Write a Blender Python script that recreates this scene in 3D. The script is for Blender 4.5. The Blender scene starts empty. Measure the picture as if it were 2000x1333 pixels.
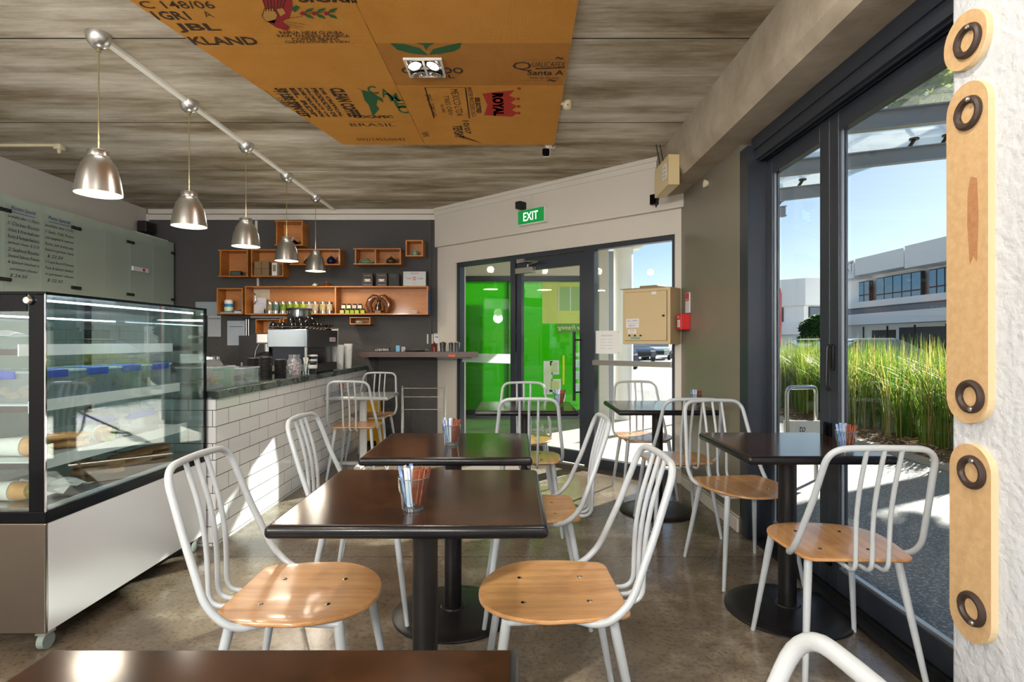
import bpy, bmesh, math, random
from mathutils import Vector, Matrix, Euler
C = bpy.context.scene.collection
S = bpy.context.scene
F = 1111.0; H = 1.19          # focal length in pixels of the 2000 px frame, eye height
CE = 2.75                      # ceiling height
# ---------------- camera, view, world, sun
cam = bpy.data.objects.new('camera', bpy.data.cameras.new('camera'))
cam.data.sensor_width = 36; cam.data.lens = 36*F/2000
cam.data.clip_start = .05; cam.data.clip_end = 400
cam.location = (0,0,H); cam.rotation_euler = (math.pi/2,0,0)
C.objects.link(cam); S.camera = cam
S.view_settings.view_transform = 'Standard'; S.view_settings.look = 'None'
S.view_settings.exposure = 0.68; S.view_settings.gamma = 1; S.view_settings.use_curve_mapping = False
SUN_AZ = (.72,.694); SUN_EL = math.radians(28.5)
w = bpy.data.worlds.new('sky'); S.world = w; w.use_nodes = True
nt = w.node_tree; nt.nodes.clear()
sky = nt.nodes.new('ShaderNodeTexSky'); sky.sky_type = 'NISHITA'; sky.sun_disc = False
sky.sun_elevation = SUN_EL; sky.sun_rotation = math.atan2(SUN_AZ[0], SUN_AZ[1])
sky.air_density = 1.0; sky.dust_density = .25; sky.ozone_density = 1.5
hs = nt.nodes.new('ShaderNodeHueSaturation'); hs.inputs['Saturation'].default_value = 1.05
bg = nt.nodes.new('ShaderNodeBackground'); bg.inputs['Strength'].default_value = .082
wo = nt.nodes.new('ShaderNodeOutputWorld')
nt.links.new(sky.outputs[0], hs.inputs['Color']); nt.links.new(hs.outputs[0], bg.inputs['Color']); nt.links.new(bg.outputs[0], wo.inputs[0])
sl = bpy.data.lights.new('sun','SUN'); sl.energy = 13.5; sl.angle = math.radians(.6); sl.color = (1,.93,.82)
sun = bpy.data.objects.new('sun', sl); C.objects.link(sun)
_d = Vector((SUN_AZ[0]*math.cos(SUN_EL), SUN_AZ[1]*math.cos(SUN_EL), math.sin(SUN_EL)))
sun.rotation_euler = _d.to_track_quat('Z','Y').to_euler(); sun.location = _d*30
LAMP_GAIN = 1.0; FILL_GLOBE = 160; DOWN = 10
def lamp(name, kind, loc, energy, size=.1, color=(1,.9,.78), rot=(0,0,0), parent=None, spot=None):
    l = bpy.data.lights.new(name, kind); l.energy = energy*LAMP_GAIN; l.color = color
    if kind == 'AREA': l.size = size; l.shape = 'DISK'
    else: l.shadow_soft_size = size
    if spot: l.spot_size = spot; l.spot_blend = .8
    o = bpy.data.objects.new(name, l); o.location = loc; o.rotation_euler = rot; C.objects.link(o)
    if parent: o.parent = parent
    return o
# ---------------- helpers
def lin(c):
    r = []
    for v in c[:3]:
        v = v/255.0
        r.append(v/12.92 if v <= .04045 else ((v+.055)/1.055)**2.4)
    return (r[0], r[1], r[2], 1)
MATS = {}
def mat(name, col, rough=.5, metal=0, spec=.5, noise=None, bump=None, trans=0, emit=None, coat=0):
    """noise=(scale xyz, colour2, contrast) mixes a second colour; bump=(scale, strength)"""
    if name in MATS: return MATS[name]
    m = bpy.data.materials.new(name); m.use_nodes = True; n = m.node_tree; b = n.nodes['Principled BSDF']
    b.inputs['Base Color'].default_value = lin(col); b.inputs['Roughness'].default_value = rough
    b.inputs['Metallic'].default_value = metal; b.inputs['Specular IOR Level'].default_value = spec
    b.inputs['Coat Weight'].default_value = coat; b.inputs['Coat Roughness'].default_value = .1
    if trans: b.inputs['Transmission Weight'].default_value = trans
    if emit: b.inputs['Emission Color'].default_value = lin(emit[0]); b.inputs['Emission Strength'].default_value = emit[1]
    if noise or bump:
        tc = n.nodes.new('ShaderNodeTexCoord')
    if noise:
        mp = n.nodes.new('ShaderNodeMapping'); mp.inputs['Scale'].default_value = noise[0]
        no = n.nodes.new('ShaderNodeTexNoise'); no.inputs['Scale'].default_value = 1; no.inputs['Detail'].default_value = 8; no.inputs['Roughness'].default_value = .65
        cr = n.nodes.new('ShaderNodeValToRGB'); k = noise[2]
        cr.color_ramp.elements[0].position = .5-k; cr.color_ramp.elements[1].position = .5+k
        cr.color_ramp.elements[0].color = lin(col); cr.color_ramp.elements[1].color = lin(noise[1])
        for i, (p, c) in enumerate(noise[3] if len(noise) > 3 else []):
            e = cr.color_ramp.elements.new(p); e.color = lin(c)
        n.links.new(tc.outputs['Object'], mp.inputs[0]); n.links.new(mp.outputs[0], no.inputs['Vector'])
        n.links.new(no.outputs['Fac'], cr.inputs[0]); n.links.new(cr.outputs[0], b.inputs['Base Color'])
    if bump:
        mp2 = n.nodes.new('ShaderNodeMapping'); sc = bump[0]
        mp2.inputs['Scale'].default_value = sc if isinstance(sc, tuple) else (sc,sc,sc)
        n2 = n.nodes.new('ShaderNodeTexNoise'); n2.inputs['Scale'].default_value = 1; n2.inputs['Detail'].default_value = 4
        bp = n.nodes.new('ShaderNodeBump'); bp.inputs['Strength'].default_value = bump[1]; bp.inputs['Distance'].default_value = bump[2] if len(bump) > 2 else .01
        n.links.new(tc.outputs['Object'], mp2.inputs[0]); n.links.new(mp2.outputs[0], n2.inputs['Vector'])
        n.links.new(n2.outputs['Fac'], bp.inputs['Height']); n.links.new(bp.outputs[0], b.inputs['Normal'])
    MATS[name] = m; return m
def glass(name, tint=(240,250,246), refl=1.0, alpha=0.0, acol=(200,210,205), rough=0.0, trough=False):
    """thin sheet of glass: clear see-through mixed with a fresnel mirror and (alpha) a milky film"""
    if name in MATS: return MATS[name]
    m = bpy.data.materials.new(name); m.use_nodes = True; n = m.node_tree; n.nodes.clear(); L = n.links.new
    o = n.nodes.new('ShaderNodeOutputMaterial'); t = n.nodes.new('ShaderNodeBsdfTransparent'); t.inputs[0].default_value = lin(tint)
    g = n.nodes.new('ShaderNodeBsdfGlossy'); g.inputs['Roughness'].default_value = rough
    fr = n.nodes.new('ShaderNodeLayerWeight'); fr.inputs['Blend'].default_value = .5
    pw = n.nodes.new('ShaderNodeMath'); pw.operation = 'POWER'; pw.inputs[1].default_value = 5; L(fr.outputs['Facing'], pw.inputs[0])
    ml = n.nodes.new('ShaderNodeMath'); ml.operation = 'MULTIPLY_ADD'; ml.inputs[1].default_value = .96*min(refl,1); ml.inputs[2].default_value = .04*refl; ml.use_clamp = True
    mx = n.nodes.new('ShaderNodeMixShader'); L(pw.outputs[0], ml.inputs[0]); L(ml.outputs[0], mx.inputs[0])
    base = t.outputs[0]
    if alpha:
        d = n.nodes.new('ShaderNodeBsdfDiffuse'); d.inputs[0].default_value = lin(acol)
        tl = n.nodes.new('ShaderNodeBsdfTranslucent'); tl.inputs[0].default_value = lin(acol)
        a1 = n.nodes.new('ShaderNodeMixShader'); a1.inputs[0].default_value = .5; L(d.outputs[0], a1.inputs[1]); L(tl.outputs[0], a1.inputs[2])
        a2 = n.nodes.new('ShaderNodeMixShader'); a2.inputs[0].default_value = alpha; L(t.outputs[0], a2.inputs[1]); L(a1.outputs[0], a2.inputs[2])
        base = a2.outputs[0]
    L(base, mx.inputs[1]); L(g.outputs[0], mx.inputs[2]); L(mx.outputs[0], o.inputs[0])
    MATS[name] = m; return m
def world_of(o):
    m = Matrix.LocRotScale(o.location, o.rotation_euler, o.scale)
    return (world_of(o.parent) @ o.matrix_parent_inverse @ m) if o.parent else m
class MB:
    def __init__(s): s.b = bmesh.new(); s.sm = False
    def _xf(s, vs, M):
        if M is not None: bmesh.ops.transform(s.b, matrix=M, verts=vs)
        return vs
    def box(s, x0, x1, y0, y1, z0, z1, bev=0, seg=2, M=None):
        r = bmesh.ops.create_cube(s.b, size=1); vs = r['verts']
        bmesh.ops.scale(s.b, vec=(abs(x1-x0), abs(y1-y0), abs(z1-z0)), verts=vs)
        bmesh.ops.translate(s.b, vec=((x0+x1)/2,(y0+y1)/2,(z0+z1)/2), verts=vs)
        if bev:
            es = list({e for v in vs for e in v.link_edges})
            r2 = bmesh.ops.bevel(s.b, geom=es, offset=bev, segments=seg, profile=.5, affect='EDGES')
            vs = list({v for f in r2['faces'] for v in f.verts})
            ext = set(vs)
            for v in list(ext):
                for e in v.link_edges: ext.add(e.other_vert(v))
            vs = list(ext)
        s._xf(vs, M); return s
    def lathe(s, prof, cx=0, cy=0, cz=0, n=28, M=None, cap=True):
        rings = []; vs = []
        for r, z in prof:
            if r < 1e-5: v = s.b.verts.new((cx,cy,cz+z)); rings.append([v]); vs.append(v)
            else:
                ring = [s.b.verts.new((cx+r*math.cos(2*math.pi*i/n), cy+r*math.sin(2*math.pi*i/n), cz+z)) for i in range(n)]
                rings.append(ring); vs += ring
        for a, b in zip(rings, rings[1:]):
            if len(a) == 1 and len(b) == 1: continue
            for i in range(n):
                j = (i+1) % n
                if len(a) == 1: f = (a[0], b[j], b[i])
                elif len(b) == 1: f = (a[i], a[j], b[0])
                else: f = (a[i], a[j], b[j], b[i])
                s.b.faces.new(f)
        if cap:
            for ring, fl in ((rings[0], True), (rings[-1], False)):
                if len(ring) > 1: s.b.faces.new(list(reversed(ring)) if fl else ring)
        s._xf(vs, M); s.sm = True; return s
    def cyl(s, p0, p1, r0, r1=None, n=16):
        r1 = r0 if r1 is None else r1
        return s.tube([p0, p1], [r0, r1], n)
    def tube(s, pts, rad, n=10, closed=False):
        pts = [Vector(p) for p in pts]; k = len(pts)
        if not isinstance(rad, (list, tuple)): rad = [rad]*k
        T = []
        for i in range(k):
            if closed: t = pts[(i+1) % k]-pts[i-1]
            else: t = pts[min(i+1,k-1)]-pts[max(i-1,0)]
            T.append(t.normalized())
        u = T[0].orthogonal().normalized(); rings = []
        for i in range(k):
            u = (u - T[i]*u.dot(T[i])).normalized(); v = T[i].cross(u)
            rings.append([s.b.verts.new(pts[i]+(u*math.cos(2*math.pi*j/n)+v*math.sin(2*math.pi*j/n))*rad[i]) for j in range(n)])
        for a, b in list(zip(rings, rings[1:])) + ([(rings[-1], rings[0])] if closed else []):
            for j in range(n): s.b.faces.new((a[j], a[(j+1) % n], b[(j+1) % n], b[j]))
        if not closed: s.b.faces.new(list(reversed(rings[0]))); s.b.faces.new(rings[-1])
        s.sm = True; return s
    def prism(s, poly, z0, z1, M=None):
        a = [s.b.verts.new((x,y,z0)) for x, y in poly]; b = [s.b.verts.new((x,y,z1)) for x, y in poly]; n = len(poly)
        s.b.faces.new(list(reversed(a))); s.b.faces.new(b)
        for i in range(n): s.b.faces.new((a[i], a[(i+1) % n], b[(i+1) % n], b[i]))
        s._xf(a+b, M); return s
    def quad(s, *p):
        s.b.faces.new([s.b.verts.new(q) for q in p]); return s
    def build(s, name, m, parent=None, world=False, smooth=None, tags=None):
        bmesh.ops.recalc_face_normals(s.b, faces=s.b.faces)
        me = bpy.data.meshes.new(name); s.b.to_mesh(me); s.b.free()
        o = bpy.data.objects.new(name, me)
        if m: me.materials.append(m)
        C.objects.link(o)
        if parent:
            o.parent = parent
            if world: o.matrix_parent_inverse = world_of(parent).inverted()
        if s.sm if smooth is None else smooth:
            for p in me.polygons: p.use_smooth = True
            try: me.set_sharp_from_angle(angle=math.radians(38))
            except Exception: pass
        return o
def tag(o, label=None, cat=None, group=None, kind=None):
    if label and len(label.split()) > 16: print('LONG', len(label.split()), label)
    if label: o['label'] = label
    if cat: o['category'] = cat
    if group: o['group'] = group
    if kind: o['kind'] = kind
    return o
def thing(name, loc=(0,0,0), rz=0, label=None, cat=None, group=None, kind=None):
    o = bpy.data.objects.new(name, None); o.empty_display_size = .05
    o.location = loc; o.rotation_euler = (0,0,rz); C.objects.link(o)
    return tag(o, label, cat, group, kind)
def kids(o): return [c for c in bpy.data.objects if c.parent == o]
def dup(o, loc=None, rz=None, label=None, parent=None):
    c = o.copy(); C.objects.link(c)
    if parent is not None: c.parent = parent
    if loc is not None: c.location = loc
    if rz is not None: c.rotation_euler = (0,0,rz)
    if label: c['label'] = label
    for k in kids(o): dup(k, parent=c)
    return c
def struct(name, mb, m, smooth=None):
    return tag(mb.build(name, m, smooth=smooth), kind='structure')
def rounded(pts, r, n=6):
    """polyline with filleted corners"""
    pts = [Vector(p) for p in pts]; out = [pts[0]]
    for i in range(1, len(pts)-1):
        a, b, c = pts[i-1], pts[i], pts[i+1]; rr = r[i] if isinstance(r, (list,tuple)) else r
        d1 = (a-b); d2 = (c-b); q = min(rr, d1.length*.49, d2.length*.49)
        p1 = b+d1.normalized()*q; p2 = b+d2.normalized()*q
        for k in range(n+1):
            t = k/n; out.append(p1*(1-t)**2 + b*2*t*(1-t) + p2*t*t)
    out.append(pts[-1]); return out
_tc = {}
def text_mesh(txt, shear=0, bold=0):
    key = (txt, shear, bold)
    if key in _tc: return _tc[key].copy()
    cu = bpy.data.curves.new('lettering', 'FONT'); cu.body = txt; cu.align_x = 'CENTER'; cu.resolution_u = 2
    cu.shear = shear; cu.offset = bold
    o = bpy.data.objects.new('lettering', cu); C.objects.link(o)
    me = bpy.data.meshes.new_from_object(o.evaluated_get(bpy.context.evaluated_depsgraph_get()))
    bpy.data.objects.remove(o); bpy.data.curves.remove(cu)
    _tc[key] = me; return me.copy()
def text(name, txt, c, right, up, w, h, m, parent=None, shear=0, bold=0, world=True, stencil=False):
    """flat lettering w x h centred at c, reading along right, upright along up"""
    me = text_mesh(txt, shear, bold)
    if not me.vertices: return None
    xs = [v.co.x for v in me.vertices]; ys = [v.co.y for v in me.vertices]
    x0, x1, y0, y1 = min(xs), max(xs), min(ys), max(ys)
    R = Vector(right).normalized(); U = Vector(up).normalized(); c = Vector(c)
    for v in me.vertices:
        a = (v.co.x-(x0+x1)/2)/(x1-x0)*w; b = (v.co.y-(y0+y1)/2)/(y1-y0)*h
        v.co = c+R*a+U*b
    me.materials.clear(); me.materials.append(m)
    o = bpy.data.objects.new(name, me); C.objects.link(o)
    if parent:
        o.parent = parent
        if world: o.matrix_parent_inverse = world_of(parent).inverted()
    return o
def flat(name, poly, c, right, up, m, parent=None, thick=.001, world=True):
    """flat polygon (list of (a,b)) in the plane right/up through c, thick along the normal"""
    R = Vector(right).normalized(); U = Vector(up).normalized(); N = R.cross(U)
    M = Matrix.Translation(Vector(c)) @ Matrix((R,U,N)).transposed().to_4x4()
    mb = MB(); mb.prism(poly, 0, thick, M=M)
    return mb.build(name, m, parent, world=world)
def rect(w, h): return [(-w/2,-h/2),(w/2,-h/2),(w/2,h/2),(-w/2,h/2)]
# turning a viewed direction into a place: on a plane of given depth Y, side X or height Z
def pY(x, y, Y): return Vector(((x-1000)*Y/F, Y, H+(666.5-y)*Y/F))
def pX(x, y, X): Y = X*F/(x-1000); return Vector((X, Y, H+(666.5-y)*Y/F))
def pZ(x, y, Z): Y = (Z-H)*F/(666.5-y); return Vector(((x-1000)*Y/F, Y, Z))
# the entry wall runs at an angle: Y = EY0 - ES*X ; u runs along it to the right, v into the room
EY0, ES = 5.975, .877
_n = math.hypot(1, ES); EU = Vector((1/_n,-ES/_n,0)); EV = Vector((-ES/_n,-1/_n,0)); EP = Vector((-.7, EY0+ES*.7, 0))
EM = Matrix.Translation(EP) @ Matrix((EU, EV, Vector((0,0,1)))).transposed().to_4x4()
def eu(x, v=0):   # u at image column x on the plane v off the wall
    k = (x-1000)/F; P = EP+EV*v
    # P + u*EU : X = kY
    return (k*P.y-P.x)/(EU.x-k*EU.y)
def ez(x, y, v=0):
    p = EP+EV*v+EU*eu(x, v); return H+(666.5-y)*p.y/F
def eP(u, v, z): return EP+EU*u+EV*v+Vector((0,0,z))
X0 = Vector((1,0,0)); Y0 = Vector((0,1,0)); Z0 = Vector((0,0,1))
# ---------------- materials of the room
def brickmat(name, axes, bw, rh, mort, c1, c2, cm, rough, off=(0,0), bumpd=.002, offset=.5):
    m = mat(name, c1, rough); n = m.node_tree; L = n.links.new; b = n.nodes['Principled BSDF']
    tc = n.nodes.new('ShaderNodeTexCoord'); sp = n.nodes.new('ShaderNodeSeparateXYZ'); cb = n.nodes.new('ShaderNodeCombineXYZ'); mp = n.nodes.new('ShaderNodeMapping')
    mp.inputs['Location'].default_value = (off[0], off[1], 0)
    br = n.nodes.new('ShaderNodeTexBrick'); br.inputs['Scale'].default_value = 1; br.inputs['Brick Width'].default_value = bw; br.inputs['Row Height'].default_value = rh
    br.inputs['Mortar Size'].default_value = mort; br.inputs['Mortar Smooth'].default_value = .1; br.offset = offset
    br.inputs['Color1'].default_value = lin(c1); br.inputs['Color2'].default_value = lin(c2); br.inputs['Mortar'].default_value = lin(cm)
    L(tc.outputs['Object'], sp.inputs[0]); L(sp.outputs[axes[0]], cb.inputs[0]); L(sp.outputs[axes[1]], cb.inputs[1]); L(cb.outputs[0], mp.inputs[0]); L(mp.outputs[0], br.inputs['Vector'])
    L(br.outputs['Color'], b.inputs['Base Color'])
    bp = n.nodes.new('ShaderNodeBump'); bp.invert = True; bp.inputs['Strength'].default_value = .6; bp.inputs['Distance'].default_value = bumpd
    L(br.outputs['Fac'], bp.inputs['Height']); L(bp.outputs[0], b.inputs['Normal'])
    return m
concrete_ceiling = mat('board marked concrete', (116,101,78), .8, noise=((.8,3.4,1), (222,217,206), .17, [(.43,(156,144,122)),(.50,(178,169,152)),(.57,(200,193,180))]), bump=((1.5,30,4), .35, .01))
concrete_beam = mat('rough concrete', (134,122,104), .85, noise=((2.5,2.5,2.5), (176,166,150), .2), bump=(14, .3, .01))
white_wall = mat('off white painted wall', (205,200,192), .7, bump=(60,.06))
left_wall_m = mat('pale grey painted wall', (196,192,186), .7)
char_wall = mat('charcoal roughcast wall', (66,66,68), .75, noise=((1.2,1,1.2),(74,73,73),.3), bump=(38,.55,.012))
grey_wall = mat('warm grey painted wall', (112,107,96), .35, noise=((1,1,1),(122,117,104),.3))
rough_white = mat('white textured plaster', (196,200,206), .75, bump=(30,.9,.012))
trim_m = mat('cream painted trim', (208,203,194), .5)
frame_m = mat('dark slate aluminium frame', (52,58,68), .32, metal=.35, spec=.6)
dark_alu = mat('dark aluminium', (44,44,46), .35, metal=.6)
steel = mat('brushed stainless steel', (196,194,192), .28, metal=1, bump=((2,2,90),.05,.002))
steel_dark = mat('brushed stainless side panel', (128,120,112), .3, metal=1)
chrome = mat('polished chrome', (215,215,218), .06, metal=1)
black_gloss = mat('glossy black', (9,10,15), .12, spec=.15)
black_matt = mat('matt black', (22,22,24), .6)
white_pl = mat('white plastic', (232,232,230), .4)
paper_m = mat('white paper', (214,217,222), .8)
ink_m = mat('printed black ink', (42,40,40), .8)
inkgrey_m = mat('printed grey ink', (120,122,126), .8)
red_m = mat('red plastic', (196,18,22), .35)
win_glass = glass('window glass', (248,251,251), .9)
case_glass = glass('display case glass', (244,250,250), 2.6)
# polished concrete floor with saw cut joints
floor_m = mat('polished concrete floor', (84,70,56), .2, spec=.6)
n = floor_m.node_tree; L = n.links.new; b = n.nodes['Principled BSDF']
tc = n.nodes.new('ShaderNodeTexCoord')
n1 = n.nodes.new('ShaderNodeTexNoise'); n1.inputs['Scale'].default_value = 1.6; n1.inputs['Detail'].default_value = 9; n1.inputs['Roughness'].default_value = .68
r1 = n.nodes.new('ShaderNodeValToRGB'); e = r1.color_ramp.elements; e[0].position = .3; e[0].color = lin((74,64,53)); e[1].position = .72; e[1].color = lin((160,150,132)); q = e.new(.52); q.color = lin((104,93,78))
n3 = n.nodes.new('ShaderNodeTexNoise'); n3.inputs['Scale'].default_value = 55; n3.inputs['Detail'].default_value = 3
r3 = n.nodes.new('ShaderNodeValToRGB'); r3.color_ramp.elements[0].position = .34; r3.color_ramp.elements[0].color = (.55,.55,.55,1); r3.color_ramp.elements[1].position = .5; r3.color_ramp.elements[1].color = (1,1,1,1)
mu = n.nodes.new('ShaderNodeMixRGB'); mu.blend_type = 'MULTIPLY'; mu.inputs[0].default_value = .7
sp = n.nodes.new('ShaderNodeSeparateXYZ')
def near(sock, val, wd):
    a = n.nodes.new('ShaderNodeMath'); a.operation = 'SUBTRACT'; a.inputs[1].default_value = val; L(sock, a.inputs[0])
    c = n.nodes.new('ShaderNodeMath'); c.operation = 'ABSOLUTE'; L(a.outputs[0], c.inputs[0])
    d = n.nodes.new('ShaderNodeMath'); d.operation = 'LESS_THAN'; d.inputs[1].default_value = wd; L(c.outputs[0], d.inputs[0]); return d.outputs[0]
j1 = near(sp.outputs[1], 3.135, .0035); j2 = near(sp.outputs[1], -.6, .0035)
ad = n.nodes.new('ShaderNodeMath'); ad.operation = 'MAXIMUM'; L(j1, ad.inputs[0]); L(j2, ad.inputs[1])
mj = n.nodes.new('ShaderNodeMixRGB'); mj.inputs[2].default_value = lin((28,24,20))
L(tc.outputs['Object'], n1.inputs['Vector']); L(tc.outputs['Object'], n3.inputs['Vector']); L(tc.outputs['Object'], sp.inputs[0])
L(n1.outputs['Fac'], r1.inputs[0]); L(n3.outputs['Fac'], r3.inputs[0]); L(r1.outputs[0], mu.inputs[1]); L(r3.outputs[0], mu.inputs[2]); L(mu.outputs[0], mj.inputs[1]); L(ad.outputs[0], mj.inputs[0]); L(mj.outputs[0], b.inputs['Base Color'])
rr = n.nodes.new('ShaderNodeMapRange'); rr.inputs['To Min'].default_value = .10; rr.inputs['To Max'].default_value = .28; L(n1.outputs['Fac'], rr.inputs['Value']); L(rr.outputs[0], b.inputs['Roughness'])
bp = n.nodes.new('ShaderNodeBump'); bp.inputs['Strength'].default_value = .12; bp.inputs['Distance'].default_value = .004; L(n3.outputs['Fac'], bp.inputs['Height']); L(bp.outputs[0], b.inputs['Normal'])
# ceiling slab joints
n = concrete_ceiling.node_tree; L = n.links.new; b = n.nodes['Principled BSDF']; tcn = [x for x in n.nodes if x.type == 'TEX_COORD'][0]
sp = n.nodes.new('ShaderNodeSeparateXYZ'); L(tcn.outputs['Object'], sp.inputs[0])
pm = n.nodes.new('ShaderNodeMath'); pm.operation = 'SUBTRACT'; pm.inputs[1].default_value = 2.93-1.13*6+.565; L(sp.outputs[1], pm.inputs[0])
md = n.nodes.new('ShaderNodeMath'); md.operation = 'MODULO'; md.inputs[1].default_value = 1.13; L(pm.outputs[0], md.inputs[0])
jj = near(md.outputs[0], .565, .006)
mj = n.nodes.new('ShaderNodeMixRGB'); mj.inputs[2].default_value = lin((52,44,34)); src = b.inputs['Base Color'].links[0].from_socket
L(src, mj.inputs[1]); L(jj, mj.inputs[0]); L(mj.outputs[0], b.inputs['Base Color'])
# ---------------- the room
RX = 1.41; BY = 6.75; LX = -4.32; RY = -3.2
struct('floor', MB().prism([(LX,RY),(1.62,RY),(1.62,EY0-ES*1.62+.04),(-.88,BY+.1),(LX,BY+.1)], -.1, 0), floor_m)
struct('ceiling', MB().prism([(LX-.1,RY),(1.72,RY),(1.72,EY0-ES*1.72+.25),(-.75,BY+.15),(LX-.1,BY+.15)], CE, CE+.25), concrete_ceiling)
struct('wall_back', MB().box(LX-.1, -.86, BY, BY+.15, 0, CE), char_wall)
struct('wall_left', MB().box(LX-.12, LX, RY, BY+.12, 0, CE), left_wall_m)
# entry wall: jambs, bulkhead, lintel
uL = eu(890); uR = eu(1318); HD = 2.09
def ebox(mb, u0, u1, v0, v1, z0, z1, bev=0): return mb.box(u0, u1, v0, v1, z0, z1, bev=bev, M=EM)
mb = MB(); uc = eu(853)
ebox(mb, uc-.02, uL, -.16, .0, 0, 2.3); ebox(mb, uR, eu(1345), -.16, 0, 0, 2.3); ebox(mb, uL, uR, -.16, 0, HD, 2.3)
struct('wall_entry', mb, white_wall)
mb = MB(); ebox(mb, uc+.02, uR+.12, -.16, .05, 2.295, CE)
struct('wall_bulkhead', mb, white_wall)
mb = MB(); ebox(mb, uc+.02, uR-.02, .05, .075, CE-.035, CE); ebox(mb, uc+.02, uR-.02, .05, .06, CE-.085, CE-.035)
struct('trim_1', mb, trim_m)
mb = MB(); ebox(mb, uc+.04, uR+.1, .05, .056, 2.295, 2.31)
struct('trim_2', mb, trim_m)
# back wall cable trims
struct('trim_3', MB().box(LX+.02,-.9,BY-.03,BY,CE-.055,CE).box(LX+.02,-.9,BY-.02,BY,CE-.125,CE-.062).box(LX+.0,LX+.02,BY-.03,BY-.005,0,CE-.06), trim_m)
p = pY(868,0,BY)
struct('trim_4', MB().box(pY(837,0,BY).x,pY(843,0,BY).x,BY-.015,BY,1.1,CE-.125), char_wall)
# right wall: grey panel, baseboard, concrete beam, textured pier
struct('wall_right', MB().box(RX, RX+.16, 3.52, 4.76, 0, 2.42), grey_wall)
struct('baseboard_right', MB().box(RX-.014, RX, 3.53, 4.70, 0, .085, bev=.004).box(RX-.008, RX, 3.53, 4.70, .092, .1), trim_m)
mb = MB(); mb.b.free(); mb.b = bmesh.new()
prof = [(1.225,CE),(1.215,2.46),(1.25,2.405),(1.72,2.405),(1.72,CE)]
a = [mb.b.verts.new((x,RY,z)) for x, z in prof]; c = [mb.b.verts.new((x,4.95-(x-1.2)*.877,z)) for x, z in prof]
mb.b.faces.new(a); mb.b.faces.new(list(reversed(c)))
for i in range(5): mb.b.faces.new((a[i], a[(i+1)%5], c[(i+1)%5], c[i]))
struct('trim_5', mb, concrete_beam)
struct('wall_pier', MB().box(1.40, 1.78, RY, 1.812, 0, 2.405, bev=.012), rough_white)
struct('wall_rear', MB().box(LX, -3.0, RY-.15, RY, 0, CE).box(1.2, 1.72, RY-.15, RY, 0, CE).box(-3.0,1.2,RY-.15,RY,2.35,CE), white_wall)
# ---------------- bifold doors in the right wall (plane X = 1.52)
BX = 1.52
mb = MB().box(1.41, 1.60, 3.40, 3.52, 0, 2.36).box(1.44,1.60,1.8,3.42,2.33,2.405).box(1.45,1.60,1.8,3.40,2.27,2.335)
mb.box(1.47,1.475,1.8,3.4,2.26,2.28).box(1.50,1.505,1.8,3.4,2.26,2.28)
o = struct('window_1', mb, frame_m)
MB().box(1.43,1.62,1.8,3.42,-.005,.018).box(1.49,1.493,1.8,3.42,.018,.03).box(1.55,1.553,1.8,3.42,.018,.03).build('sill_track', dark_alu, o)
def leaf(name, y0, y1, stl, str_):
    mb = MB().box(BX,BX+.045,y0,y0+stl,.02,2.265,bev=.003).box(BX,BX+.045,y1-str_,y1,.02,2.265,bev=.003).box(BX,BX+.045,y0+stl,y1-str_,.02,.125,bev=.003).box(BX,BX+.045,y0+stl,y1-str_,2.17,2.265,bev=.003)
    o = struct(name, mb, frame_m)
    a, c = y0+stl, y1-str_
    MB().box(BX+.012,BX+.022,a,a+.008,.125,2.17).box(BX+.012,BX+.022,c-.008,c,.125,2.17).box(BX+.006,BX+.03,a,c,.125,.137).build('glazing_bead', mat('aluminium bead',(170,175,182),.35,metal=.8), o)
    MB().box(BX+.026,BX+.032,a,c,.125,2.17).build('glass', win_glass, o)
    return o
d1 = leaf('door_1', 2.725, 3.40, .085, .075)
d2 = leaf('door_2', 1.90, 2.723, .06, .075)
MB().tube(rounded([(BX-.002,2.69,1.17),(BX-.03,2.69,1.165),(BX-.034,2.69,.98),(BX-.02,2.69,.955)],.02),.008).box(BX-.012,BX,2.676,2.704,1.05,1.17,bev=.004).build('handle', dark_alu, d1)
MB().box(BX-.014,BX,2.70,2.755,.66,.80,bev=.004).box(BX-.026,BX-.012,2.715,2.74,.67,.79,bev=.005).build('hinge', black_gloss, d1)
MB().box(BX-.014,BX,2.70,2.755,.12,.2,bev=.004).build('hinge', black_gloss, d1)
# ---------------- entry: sidelight, hinged door, fixed right pane
x_a, x_b, x_c, x_d, x_e = eu(890), eu(997), eu(1016), eu(1139), eu(1158)
FV0, FV1 = -.09, -.02
mb = MB()
ebox(mb, x_a, x_a+.05, FV0, FV1, 0, HD); ebox(mb, uR-.035, uR, FV0, FV1, 0, HD); ebox(mb, x_a, uR, FV0, FV1, HD-.045, HD)
ebox(mb, x_b-.02, x_b+.05, FV0, FV1, 0, HD-.045); ebox(mb, x_d, x_e, FV0, FV1, 0, HD-.045)
ebox(mb, x_a, x_b, FV0, FV1, 0, .11); ebox(mb, x_e, uR, FV0, FV1, 0, .09)
fr = struct('window_2', mb, frame_m)
mb = MB(); ebox(mb, x_a+.05, x_b-.02, -.058, -.052, .11, HD-.045); mb.build('glass', win_glass, fr)
mb = MB(); ebox(mb, x_e, uR-.035, -.058, -.052, .09, HD-.045); mb.build('glass', win_glass, fr)
frost = glass('frosted film band', (235,240,238), .5, .55, (222,230,228))
mb = MB(); ebox(mb, x_a+.05, x_b-.02, -.052, -.050, .95, 1.05); mb.build('frosted_band', frost, fr)
mb = MB(); zr = 1.0
ebox(mb, x_e-.01, uR-.03, -.05, .0, zr-.035, zr+.012, bev=.004); mb.build('push_rail', mat('satin aluminium rail',(178,176,170),.3,metal=1), fr)
mb = MB(); s0, s1 = x_b+.055, x_d-.004
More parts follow.
